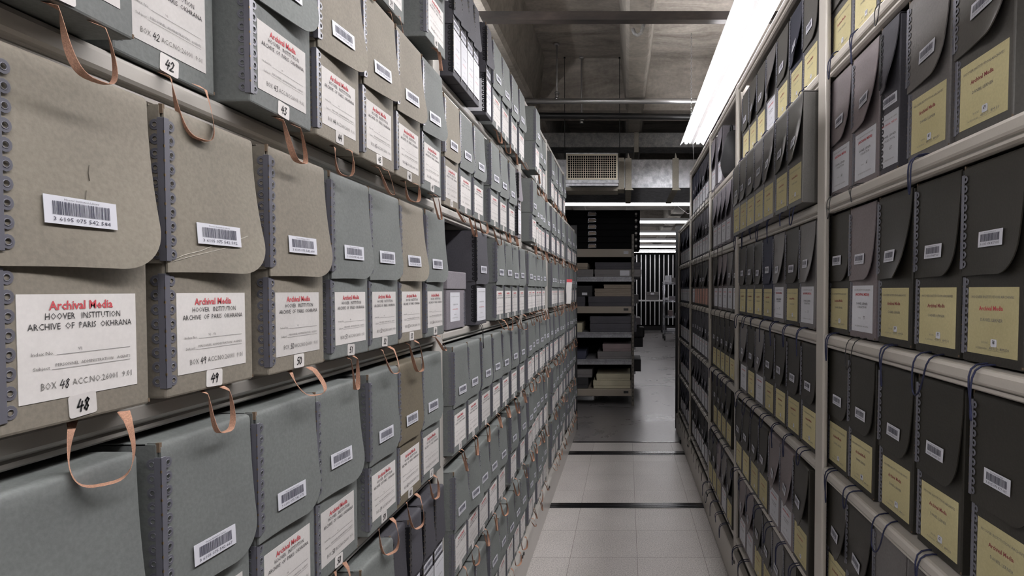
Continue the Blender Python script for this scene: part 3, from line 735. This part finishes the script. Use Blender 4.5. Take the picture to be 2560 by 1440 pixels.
R1('E', [(1.262, .127, .47, o_, 'yellow', 86, yl(86), {'bul': .020, 'loopv': 2}), (1.135, .127, .47, o_, 'yellow', 87, yl(87), {'bul': .022, 'loopv': 3}),
         (.995, .127, .47, 'slate', 'white', 88, 'mid grey archive box with white label numbered 88 low on nearest right bay', {'bul': .01, 'loopv': 4})])
def rr(bay, row, ys, w, X, cols, labs, buls=None, extra=None):
    rowfill('R', bay, row, [(y, w, X, c, l, dict(extra or {}, **({'bul': buls[i]} if buls else {}))) for i, (y, c, l) in enumerate(zip(ys, cols, labs))])
Y_, W_ = 'yellow', 'white'
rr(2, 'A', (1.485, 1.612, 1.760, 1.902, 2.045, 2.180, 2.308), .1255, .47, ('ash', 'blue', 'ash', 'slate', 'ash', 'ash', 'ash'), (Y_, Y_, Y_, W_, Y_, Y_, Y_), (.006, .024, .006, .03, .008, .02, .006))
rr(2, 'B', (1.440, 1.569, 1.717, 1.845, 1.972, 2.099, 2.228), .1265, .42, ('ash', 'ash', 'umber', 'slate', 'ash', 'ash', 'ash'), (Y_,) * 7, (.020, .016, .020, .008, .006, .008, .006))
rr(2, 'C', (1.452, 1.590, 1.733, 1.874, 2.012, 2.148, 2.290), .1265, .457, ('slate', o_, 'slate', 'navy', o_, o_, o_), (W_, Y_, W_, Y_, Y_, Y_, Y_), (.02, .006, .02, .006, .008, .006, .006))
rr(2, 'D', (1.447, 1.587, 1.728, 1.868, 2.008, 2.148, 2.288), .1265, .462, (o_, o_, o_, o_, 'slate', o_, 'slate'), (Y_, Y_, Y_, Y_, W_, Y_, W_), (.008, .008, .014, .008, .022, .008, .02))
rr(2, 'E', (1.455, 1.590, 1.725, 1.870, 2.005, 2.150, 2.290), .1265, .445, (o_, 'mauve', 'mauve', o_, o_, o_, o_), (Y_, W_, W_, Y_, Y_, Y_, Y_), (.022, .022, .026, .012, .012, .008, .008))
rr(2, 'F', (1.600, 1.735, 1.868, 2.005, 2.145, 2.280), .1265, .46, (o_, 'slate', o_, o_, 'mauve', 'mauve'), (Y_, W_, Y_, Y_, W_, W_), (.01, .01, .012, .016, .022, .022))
# third bay
bk = dict(cordmat='cord_black')
rr(3, 'A', (2.860, 3.075), .127, .455, ('lilac', 'lilac'), (W_, W_), (.022, .02), bk)
rr(3, 'B', (2.585, 2.715, 2.845, 2.975), .1265, .450, ('lilac', 'lilac', 'lilac', 'lilac'), (W_,) * 4, (.022, .024, .02, .02), bk)
rr(3, 'C', (2.500, 2.640, 2.780, 2.920, 3.060), .1265, .468, (o_, 'slate', 'mauve', 'mauve', o_), (W_, W_, W_, W_, W_), (.012, .010, .022, .02, .02), bk)
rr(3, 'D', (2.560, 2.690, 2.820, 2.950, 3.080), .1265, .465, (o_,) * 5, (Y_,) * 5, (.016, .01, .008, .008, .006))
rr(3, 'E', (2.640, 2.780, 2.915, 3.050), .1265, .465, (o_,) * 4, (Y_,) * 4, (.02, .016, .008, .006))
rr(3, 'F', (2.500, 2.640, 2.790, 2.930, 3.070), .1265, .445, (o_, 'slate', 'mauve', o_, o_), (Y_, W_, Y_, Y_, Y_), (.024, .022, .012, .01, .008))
# fourth and farthest bays
for row in 'ABCDEF':
    ys = [3.285 + .131 * i for i in range(7)]
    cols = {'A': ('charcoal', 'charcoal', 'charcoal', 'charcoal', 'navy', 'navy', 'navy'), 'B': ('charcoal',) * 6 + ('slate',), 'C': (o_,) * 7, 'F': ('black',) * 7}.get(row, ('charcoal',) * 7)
    labs = {'C': ('pink', 'pink', 'pink', 'pink', 'pink', 'pink', W_)}.get(row, (W_,) * 7)
    rr(4, row, ys, .1265, .466, cols, labs, None, bk)
    if row != 'A': rr(5, row, [4.285 + .138 * i for i in range(6)], .1265, .468, ('navy',) * 6, (W_,) * 6, None, bk)
# soft black bag on the top shelf of the third bay
bm = bmesh.new()
for k in range(7):
    z = LEV['A'] + .002 + .19 * (k / 6); r = .055 * (1 - .55 * (k / 6) ** 1.5)
t = thing('cloth_bag', 'slumped black cloth bag on the top shelf of the third right bay', 'bag', (.50, 2.74, LEV['A']))
rings = []
for k in range(9):
    q = k / 8; z = .006 + .20 * q; r = .062 * (math.sin(math.pi * (.18 + .72 * q)) ** .8) + .006
    rings.append([bm.verts.new((r * 1.1 * math.cos(a) + .012 * math.sin(3 * q + a * 2), r * math.sin(a) * 1.5 + .02 * q, z + .004 * math.sin(a * 3))) for a in [j * math.pi / 8 for j in range(16)]])
for a, b in zip(rings, rings[1:]):
    for j in range(16): bm.faces.new((a[j], a[(j + 1) % 16], b[(j + 1) % 16], b[j])).smooth = True
bm.faces.new(rings[0][::-1]); bm.faces.new(rings[-1]); obj('bag_body', bm, 'black', t)
bm = bmesh.new(); add_tube(bm, [(-.02, .02 + .03 * math.cos(a), .19 + .05 * math.sin(a)) for a in [math.pi * j / 8 for j in range(9)]], .005, 6); obj('handle', bm, 'cord_black', t)

# ------------------------------------------------------------------ aisle lamps, chains
def fixture(y0, y1, label, bare=False, cx=0.4932, grp='fluorescent fixtures over the right range'):
    t = thing('fluorescent_fixture', label, 'ceiling lamp', (cx, 0, 2.3013), group=grp)
    hw = .115
    for sg in ((-1, 1) if not bare else ()):      # wings, each with an added uplight slot above its tube
        bm = bmesh.new()
        add_prism(bm, [(sg * hw, 0), (sg * (hw + .002), .004), (sg * (.058 + SLOT), .052), (sg * (.058 + SLOT), .047)], y0 + .004, y1 - .004)
        obj('reflector', bm, 'reflector', t)
    bm = bmesh.new(); q = .058 - SLOT
    add_prism(bm, [(-q, .044), (-q, .049), (-.020, .046), (-.020, .075), (.020, .075), (.020, .046), (q, .049), (q, .044), (.016, .014), (-.016, .014)], y0 + .004, y1 - .004)
    obj('housing', bm, 'reflector', t)
    for x in (-.058, .058):
        bm = bmesh.new(); add_tube(bm, [(x, y0 + .04, .022), (x, y1 - .04, .022)], .017, 12); obj('lamp_tube', bm, 'tube' if not bare else 'batten_tube', t)
        for yy in (y0 + .01, y1 - .04):
            bm = bmesh.new(); add_rbox(bm, x - .012, x + .012, yy, yy + .03, .004, .046, .003); obj('lamp_holder', bm, 'reflector', t)
    for ch in t.children: ch.scale = (LK, 1, LK)
    return t
fixture(2.10, 4.545, 'long bright twin-tube fluorescent fixture over the right shelving, its far end visible')
fixture(-.35, 2.09, 'long bright fluorescent fixture nearer the viewer, running out of the frame top')
fixture(-2.4, -.36, 'fluorescent fixture overhead beyond the top of the frame')
for i, (a, b) in enumerate(((-2.4, -.36), (-.35, 2.09), (2.10, 3.20))):
    fixture(a, b, f'{["near", "middle", "far"][i]} bare-tube fixture over the next aisle on the left, hidden behind the boxes', True, -1.06, 'fluorescent fixtures over the left shelving')
def chain(x, y, z0, z1, label):
    bm = bmesh.new(); z = z0; k = 0
    while z < z1:
        pts = []
        for j in range(8):
            a = j * math.pi / 4; u, q = .006 * math.cos(a), .012 * math.sin(a)
            pts.append((x + (u if k % 2 else 0), y + (0 if k % 2 else u), z + q))
        add_tube(bm, pts, .0018, 5, 0, True); z += .0185; k += 1
    tag(obj('chain', bm, 'pipe'), label, 'chain')
chain(.474, 4.40, 2.3601, ZS - .005, 'thin steel chain holding up the far end of the bright fixture')
chain(.49, 2.3, 2.3601, ZS - .005, 'thin steel chain above the bright fixture, hidden in its glare')
bm = bmesh.new(); add_tube(bm, [(.50, 4.52, 2.31), (.60, 5.2, 2.06), (.66, 5.6, 1.98), (.68, 6.6, 2.05), (.72, 9.3, 2.57)], .0018, 6)
tag(obj('power_cable', bm, 'pipe'), 'thin pale cable sagging away from the far end of the bright fixture', 'cable')

# distant rows of strip lights
for i, (yy, zz, x0, x1) in enumerate(((9.6, 2.574, -1.3, 1.35), (11.7, 2.527, -.9, 1.5), (13.8, 2.495, -.9, 1.6), (15.4, 2.46, -.9, 1.7), (16.8, 2.415, -.9, 1.8), (17.4, 2.32, -.9, 1.9))):
    t = thing('strip_light', ['nearest of the distant strip lights, just beyond the ducts', 'second of the distant strip lights beyond the black cabinet', 'third of the distant strip lights, beyond the black cabinet', 'fourth of the distant strip lights, below the third', 'fifth of the distant strip lights, above the barred wall', 'lowest and farthest of the distant strip lights'][i], 'ceiling lamp', (0, yy, zz), group='distant strip lights')
    bm = bmesh.new(); add_rbox(bm, x0, x1, -.05, .05, .03, .08, .006); obj('housing', bm, 'reflector', t)
    bm = bmesh.new(); add_tube(bm, [(x0 + .02, 0, .008), (x1 - .02, 0, .008)], .022, 10); obj('lamp_tube', bm, 'fartube', t)
    for sx in (x0 + .3, x1 - .3):
        bm = bmesh.new(); add_tube(bm, [(sx, 0, .08), (sx, 0, ZS - zz - .003)], .004, 6); obj('hanger', bm, 'pipe', t)

# ------------------------------------------------------------------ pipes, conduits, sprinklers under the ceiling
bm = bmesh.new(); add_prism(bm, [(2.7108, 2.4226), (2.756, 2.4226), (2.756, 2.4271), (2.7153, 2.4271), (2.7153, 2.4602), (2.7108, 2.4602)], -3.19, 3.39, 'x')
tag(obj('angle_bar', bm, 'pipe_black'), 'dark brown angle iron running across just under the concrete beams', 'steel bar')
bm = bmesh.new(); add_tube(bm, [(-2.6, 4.578, 2.6447), (3.39, 4.578, 2.6447)], .0196, 14)
t = tag(obj('conduit', bm, 'pipe'), 'bright galvanised pipe crossing the aisle below the beams', 'pipe')
bm = bmesh.new(); add_tube(bm, [(-3.19, 4.706, 2.5596), (-1, 4.706, 2.5747), (0, 4.714, 2.5709), (1.2, 4.706, 2.5521), (3.39, 4.706, 2.537)], .023, 10)
tag(obj('black_pipe', bm, 'black_metal'), 'dark pipe in shadow between the beams and the upper duct', 'pipe')
def rod(px, py0, py1, Y, r, name, label, fit=None, mat='pipe'):
    x = (px - PX) * Y / F; z0 = CAMZ + (HY - py0) * Y / F; z1 = CAMZ + (HY - py1) * Y / F
    z0 = min(z0, ZS - .002)
    t = thing(name, label, 'hanging rod' if not fit else 'sprinkler', (x, Y, z1), group='rods and wires hanging from the ceiling')
    bm = bmesh.new(); add_tube(bm, [(0, 0, 0), (0, 0, z0 - z1)], r, 8); obj('rod', bm, mat, t)
    bm = bmesh.new(); add_tube(bm, [(0, 0, z0 - z1 - .012), (0, 0, z0 - z1)], r * 3.2, 10); obj('ceiling_plate', bm, mat, t)
    if fit:
        bm = bmesh.new()
        for k, (rr_, a, b) in enumerate(((.015, 0, .022), (.019, .022, .038), (.0135, .038, .068), (.018, .068, .08))):
            add_tube(bm, [(0, 0, a), (0, 0, b)], rr_, 10)
        obj('coupling', bm, mat, t)
    return t
rod(1394, 112, 262, 4.582, .006, 'hanger_rod', 'threaded hanger rod with coupling holding the bright pipe, at left', True)
rod(1455, 130, 312, 4.842, .006, 'sprinkler_drop', 'thin drop pipe ending in a pale sprinkler head, left of the beam', True)
rod(1413, 90, 398, 4.842, .0024, 'hanger_wire', 'thin dark wire hanging down to the left edge of the air grille', None, 'black_metal')
rod(1549, 90, 390, 4.842, .0024, 'hanger_wire', 'thin dark wire hanging down beside the beam to the right of the grille', None, 'black_metal')
# hook bracket under the centre beam
bm = bmesh.new(); add_tube(bm, [(.098, 3.31, ZB - .002), (.090, 3.31, ZB - .03), (.082, 3.31, ZB - .055), (.062, 3.31, ZB - .066), (.045, 3.31, ZB - .055), (.036, 3.31, ZB - .03)], .010, 8)
tag(obj('ceiling_hook', bm, 'galv_dull'), 'small grey steel hook fixed under the pale centre beam', 'hook')

# ------------------------------------------------------------------ ducts
t = thing('air_duct', 'upper galvanised air duct crossing the room below the dark beam', 'air duct', (0, 5.5722, 0))
bm = bmesh.new(); add_rbox(bm, -3.0, 3.2, 0, .25, 2.5332, 2.668, .005); obj('duct_body', bm, 'galv_dull', t)
bm = bmesh.new(); add_rbox(bm, .075, .117, -.015, .26, 2.4843, 2.6690, .003); obj('sealing_tape', bm, 'tape', t)
t = thing('air_duct', 'large lower galvanised air duct with sealing tape bands, beside the air grille', 'air duct', (0, 5.3463, 0))
bm = bmesh.new(); add_rbox(bm, -3.0, 3.2, 0, .90, 2.1191, 2.3751, .005); obj('duct_body', bm, 'galv', t)
for x in (.034, .452):
    bm = bmesh.new(); add_rbox(bm, x - .041, x + .015, -.010, .905, 2.1116, 2.3826, .003); add_prism(bm, [(x - .045, 2.1003), (x + .034, 2.1003), (x + .015, 2.1229), (x - .038, 2.1229)], -.015, -.003)
    add_prism(bm, [(x - .022, 2.3826), (x, 2.3826), (x - .015, 2.4316)], -.010, -.004); obj('sealing_tape', bm, 'tape', t)
bm = bmesh.new(); add_rbox(bm, -.12, -.015, -.009, .22, 2.1078, 2.3864, .003); obj('sealing_tape', bm, 'tape', t)
bm = bmesh.new(); add_box(bm, -.535, -.075, -.0075, .22, 2.0965, 2.1266); obj('sealing_tape', bm, 'tape', t)
t = thing('air_grille', 'cream air grille with a fine lattice in a galvanised box, between the shelving ranges', 'air vent', (-0.2801, 4.9849, 2.0777)); t.scale = (.753, .753, .753)
bm = bmesh.new(); add_prism(bm, [(0, 0.0), (.47, .07), (.47, .36), (0, .36)], -.285, .285, 'x'); obj('duct_box', bm, 'galv', t)
bm = bmesh.new()
gx0, gx1, gz0, gz1 = -.262, .262, .085, .325
for a in ((gx0 - .018, gx1 + .018, gz1, gz1 + .02), (gx0 - .018, gx1 + .018, gz0 - .02, gz0), (gx0 - .018, gx0, gz0, gz1), (gx1, gx1 + .018, gz0, gz1)): add_box(bm, a[0], a[1], -.016, -.002, a[2], a[3])
obj('grille_frame', bm, 'grille', t)
bm = bmesh.new(); add_box(bm, gx0, gx1, -.0028, -.002, gz0, gz1); obj('opening_shade', bm, 'drawer_black', t)  # black sheet drawn as the shade inside the duct behind the lattice
bm = bmesh.new()
for i in range(1, 22): x = gx0 + (gx1 - gx0) * i / 22; add_box(bm, x - .0028, x + .0028, -.014, -.004, gz0, gz1)
for i in range(1, 10): z = gz0 + (gz1 - gz0) * i / 10; add_box(bm, gx0, gx1, -.008, -.004, z - .0022, z + .0022)
obj('lattice', bm, 'grille', t)
bm = bmesh.new(); add_box(bm, -.292, .292, -.024, .01, .028, .060); obj('lower_flange', bm, 'galv', t)

# ------------------------------------------------------------------ far shelving unit with flat boxes
SY = 6.27; S = SY / F
def X_(px): return (px - PX) * S
def Z_(py): return CAMZ + (HY - py) * S
t = thing('open_shelving', 'tall steel shelving unit across the far end of the aisle, holding flat boxes', 'shelving unit', (0, SY, 0))
for a, b, c in ((-.90, -.87, 0), (.058, .085, 0), (-.90, -.87, .6), (.058, .085, .6)):
    bm = bmesh.new(); add_rbox(bm, a, b, c, c + .03, 0, 1.80, .003)
    for k in range(40): add_box(bm, (a + b) / 2 - .004, (a + b) / 2 + .004, c - .0006, c, .05 + k * .043, .068 + k * .043, 1)
    obj('post', bm, ['post_steel', 'black_metal'], t)
for zt, zb, m in ((1.646, 1.560, 'beige_steel'), (1.045, .974, 'beige_steel'), (.178, .104, 'beige_steel')):
    bm = bmesh.new(); add_rbox(bm, -.87, .06, .004, .02, zb, zt - .004, .003); add_box(bm, -.87, .06, .01, .62, zt - .006, zt)
    s = obj('shelf', bm, m, t)
    bm = bmesh.new(); add_box(bm, X_(1559), X_(1571), .002, .0045, zb + (zt - zb) * .38, zb + (zt - zb) * .72); obj('card_holder', bm, 'galv_shelf' if zt > 1.5 else 'black_metal', s)
for zt, zb in ((1.355, 1.305), (.774, .719), (.489, .435)):
    bm = bmesh.new(); add_prism(bm, [(0, zb), (.0, zt - .028), (.012, zt - .024), (.012, zt - .012), (0, zt - .010), (0, zt), (.62, zt), (.62, zt - .006), (.02, zt - .008), (.02, zb)], -.87, .06, 'x'); obj('shelf', bm, 'galv_shelf', t)
flat = 0
def fbox(x0, x1, py0, zs, c, label, depth=.5, y0=0.034, lid=True, zb=None):
    """flat box between two pixel columns standing on height zs (or on another box)"""
    zt = Z_(py0); base = zs if zb is None else zb
    t = thing('flat_box', label, 'flat box', ((X_(x0) + X_(x1)) / 2, SY + y0, base + .001), group='flat boxes on the far shelving unit')
    w = X_(x1) - X_(x0); h = zt - base - .002
    bm = bmesh.new(); add_rbox(bm, -w / 2 + .003, w / 2 - .003, .003, depth - .003, 0, h * .9, .003); obj('body', bm, c, t)
    bm = bmesh.new(); add_rbox(bm, -w / 2, w / 2, 0, depth, h * (.35 if lid else .6), h, .003); l = obj('lid', bm, c, t)
    return t, l, base + .001 + h
bm = bmesh.new(); add_box(bm, -.87, .06, .605, .615, .06, 1.60); obj('added_backing', bm, 'drawer_black', t)  # black sheet added behind the flat boxes to keep the gaps black
SG = [1.355, 1.045, .774, .489, .178]
_, l, z1 = fbox(1486, 1604, 673, SG[0], 'slate', 'long mid grey flat box with a white label on the far unit')
bm = bmesh.new(); add_box(bm, .02, .12, -.002, -.0003, .010, .066); obj('label', bm, 'white', l)
_, _, z2 = fbox(1400, 1483, 673, SG[0], 'slate', 'mid grey flat box left of the one with a white label')
fbox(1487, 1603, 655, SG[0], 'charcoal', 'charcoal flat box lying on the long mid grey box', zb=z1)
fbox(1400, 1469, 657, SG[0], 'brownish', 'brownish flat box lying on the left mid grey box', zb=z2)
_, _, z1 = fbox(1470, 1580, 741, SG[1], 'charcoal', 'wide charcoal flat box under the beige flat boxes')
_, _, z2 = fbox(1400, 1462, 741, SG[1], 'charcoal', 'charcoal flat box at the left under the black box')
_, _, z3 = fbox(1486, 1580, 730, SG[1], 'brownish', 'beige flat box lying directly on the wide charcoal box', zb=z1)
_, _, z3 = fbox(1486, 1580, 721, SG[1], 'brownish', 'thin beige flat box, middle of the beige stack', zb=z3)
fbox(1509, 1580, 711, SG[1], 'brownish', 'shorter beige flat box on top of the beige stack', zb=z3, lid=False)
_, l, _ = fbox(1400, 1480, 714, SG[1], 'black', 'black box with a white sticker on the far unit', zb=z2)
bm = bmesh.new(); add_box(bm, .06, .115, -.002, -.0003, .012, .040); obj('label', bm, 'white', l)
_, _, z1 = fbox(1474, 1592, 809, SG[2], 'charcoal', 'lower of two charcoal flat boxes beside the small tan box')
fbox(1474, 1590, 791, SG[2], 'charcoal', 'upper of two charcoal flat boxes beside the small tan box', zb=z1)
fbox(1425, 1455, 808, SG[2], 'cream', 'small tan box beside the pair of charcoal flat boxes')
_, _, z1 = fbox(1493, 1578, 880, SG[3], 'slate', 'mid grey flat box under the pinkish grey one')
fbox(1506, 1578, 861, SG[3], 'rose', 'pinkish grey flat box lying on a mid grey box', zb=z1)
fbox(1400, 1464, 879, SG[3], 'navy', 'navy flat box left of the pinkish grey stack')
_, _, z1 = fbox(1482, 1576, 953, SG[4], 'cream', 'cream flat box at the bottom of the far unit')
fbox(1490, 1576, 937, SG[4], 'cream', 'cream flat box lying on the bottom cream box', zb=z1)
_, _, z1 = fbox(1400, 1470, 946, SG[4], 'black', 'black flat box left of the cream boxes')
fbox(1400, 1480, 925, SG[4], 'slate', 'mid grey flat box lying on the bottom black box', zb=z1)
# black flat-file cabinet on top
t = thing('flat_file_cabinet', 'black flat-file cabinet of six shallow drawers standing on the far shelving unit', 'flat file cabinet', (0, SY + .034, 1.648))
x0, x1 = X_(1400), X_(1600); zc = Z_(525) - 1.648
bm = bmesh.new(); add_rbox(bm, x0, x1, .012, .56, 0, zc, .003); obj('cabinet_body', bm, 'drawer_black', t)
for i in range(6):
    py = 535 + i * 16; zc_ = Z_(py) - 1.648
    bm = bmesh.new(); add_rbox(bm, x0 + .012, x1 - .012, 0, .012, zc_ - .030, zc_ + .030, .002); dr = obj('drawer', bm, 'drawer_black', t)
    bm = bmesh.new(); cx = X_(1480); hw, hh = .042, .020
    add_tube(bm, [(cx - hw, -.004, zc_ - hh * .6), (cx - hw + .008, -.004, zc_ + hh), (cx + hw - .008, -.004, zc_ + hh), (cx + hw, -.004, zc_ + hh * .4), (cx + hw, -.004, zc_ - hh * .7), (cx - hw, -.004, zc_ - hh)], .0035, 6, 0, True)
    obj('card_holder', bm, 'chrome', dr)
    bm = bmesh.new(); add_box(bm, cx - hw + .006, cx + hw - .006, -.003, -.0005, zc_ - hh * .7, zc_ + hh * .7); obj('index_card', bm, 'brownish', dr)
    bm = bmesh.new(); add_tube(bm, [(X_(1590), -.018, zc_), (X_(1590), 0, zc_)], .013, 12); add_tube(bm, [(X_(1590), -.012, zc_ - .028), (X_(1590), -.002, zc_ - .012)], .005, 8); obj('drawer_latch', bm, 'dull_steel', dr)
# second unit behind, things sticking out of it
t = thing('open_shelving', 'second steel shelving unit close behind the first, mostly hidden', 'shelving unit', (0, 7.6, 0))
for a, b, c in ((-.90, -.87, 0), (.04, .07, 0), (-.90, -.87, .6), (.04, .07, .6)):
    bm = bmesh.new(); add_rbox(bm, a, b, c, c + .03, 0, 2.0, .003); obj('post', bm, 'post_steel', t)
for z in (1.646, 1.355, 1.045, .774, .489, .178):
    bm = bmesh.new(); add_box(bm, -.87, .12, .004, .62, z - .03, z); obj('shelf', bm, 'galv_shelf', t)
def sbox(x0, x1, z0, z1, c, name, label, cat, y=7.634, d=.5, r=.004):
    bm = bmesh.new(); add_rbox(bm, x0, x1, y, y + d, z0 + .001, z1, r); return tag(obj(name, bm, c), label, cat)
sbox(-.5, .215, .489, .605, 'black', 'flat_box', 'black flat box jutting out past the steel post beside the floor', 'flat box')
sbox(-.3, .185, .774, .86, 'lilac', 'flat_box', 'pale flat box jutting out behind the steel post', 'flat box')
sbox(.075, .235, .607, .742, 'black', 'equipment_case', 'black upright case on the jutting black flat box', 'case', 7.634, .25, .02)
sbox(-.4, .19, .178, .33, 'black', 'flat_box', 'low black flat box jutting out near the floor', 'flat box')
sbox(-.4, .16, 1.045, 1.16, 'slate', 'flat_box', 'grey box jutting out behind the post at mid height', 'flat box')
sbox(.0, .17, 1.355, 1.50, 'charcoal', 'flat_box', 'charcoal box jutting out behind the post at eye height', 'flat box')

# ------------------------------------------------------------------ barred partition, desk, cart at the far end
t = thing('barred_partition', 'dark partition with pale upright bars at the far end of the room', 'partition', (0, 18.1, 0))
bm = bmesh.new(); add_box(bm, -3.1, 3.3, .05, .12, 0, 2.30); obj('backing', bm, 'drawer_black', t)
for i in range(22):
    x = .05 + i * .1365
    if x > 2.9: break
    bm = bmesh.new(); add_rbox(bm, x - .015, x + .015, 0, .03, .16, 2.28, .004); obj('bar', bm, 'white_slat', t)
bm = bmesh.new(); add_box(bm, -3.1, 3.3, -.01, .05, 0, .13); obj('base', bm, 'black_metal', t)
t = thing('desk', 'narrow pale work surface in front of the barred partition', 'desk', (.70, 17.0, 0))
bm = bmesh.new(); add_rbox(bm, -.9, .38, 0, .5, .895, .93, .004); obj('top', bm, 'white_slat', t)
for x in (-.85, .33):
    for y in (.03, .46):
        bm = bmesh.new(); add_box(bm, x - .015, x + .015, y - .015, y + .015, 0, .895); obj('leg', bm, 'black_metal', t)
t = thing('storage_box', 'grey lidded box with white sticker standing on the far desk', 'storage box', (.745, 17.02, .931))
bm = bmesh.new(); add_rbox(bm, -.165, .165, .01, .35, 0, .14, .004); obj('body', bm, 'slate', t)
bm = bmesh.new(); add_rbox(bm, -.172, .172, 0, .36, .13, .23, .004); l = obj('lid', bm, 'slate', t)
bm = bmesh.new(); add_box(bm, -.045, .055, -.003, -.0005, .155, .20); obj('label', bm, 'white', l)
def cart(x, y, h, label):
    t = thing('wire_cart', label, 'cart', (x, y, 0))
    for a in (0, .45):
        for b in (0, .6):
            bm = bmesh.new(); add_tube(bm, [(a, b, .14), (a, b, h)], .013, 8); obj('post', bm, 'chrome', t)
            bm = bmesh.new(); add_tube(bm, [(a - .015, b, .065), (a + .015, b, .065)], .062, 14); wv = obj('wheel', bm, 'black_metal', t)
    for z in (.18, .55, .93, h - .06):
        bm = bmesh.new(); add_tube(bm, [(-.01, -.01, z), (.46, -.01, z), (.46, .61, z), (-.01, .61, z)], .008, 6, 0, True); add_tube(bm, [(-.01, -.01, z + .035), (.46, -.01, z + .035), (.46, .61, z + .035), (-.01, .61, z + .035)], .006, 6, 0, True)
        for k in range(1, 12): add_tube(bm, [(.45 * k / 12, -.01, z), (.45 * k / 12, .61, z)], .003, 4)
        obj('wire_shelf', bm, 'chrome', t)
    return t
cart(.93, 14.4, 1.42, 'chrome wire cart on wheels near the far partition')
rnd = random.Random(3)
for i, (x, z, w_, h_, c, lb) in enumerate(((.90, 1.52, .09, .10, 'white', 'white packet stacked on the small carton at the cart top left'), (1.053, 1.365, .044, .20, 'sticker', 'tall pale carton on top of the wire cart, left of the grey one'), (1.05, .97, .20, .09, 'lilac', 'pale grey carton on the upper shelf of the wire cart'), (1.20, .585, .16, .06, 'white', 'flat white carton on the lower middle cart shelf'))):
    if i == 0: x, z = .955, 1.4585
    bm = bmesh.new(); add_rbox(bm, x, x + w_, 14.45, 14.70, z + .0085, z + h_ + .008, .003); tag(obj('carton', bm, c), lb, 'carton')
for i, (x, z, w_, h_, c, lb) in enumerate(((.90, .97, .12, .05, 'white', 'low white carton on the upper shelf of the wire cart'), (1.10, 1.365, .12, .14, 'slate', 'grey carton on top of the wire cart'), (.95, 1.365, .10, .09, 'white', 'small white carton on top of the wire cart at its left'), (1.24, 1.365, .10, .07, 'pink', 'small pink carton on top of the wire cart at its right'), (1.03, .585, .10, .13, 'rose', 'reddish brown carton on the lower middle shelf of the cart'), (1.0, .215, .25, .06, 'white', 'flat white carton on the bottom shelf of the cart'))):
    bm = bmesh.new(); add_rbox(bm, x, x + w_, 14.44, 14.75, z + .008, z + h_ + .008, .003); tag(obj('carton', bm, c), lb, 'carton')
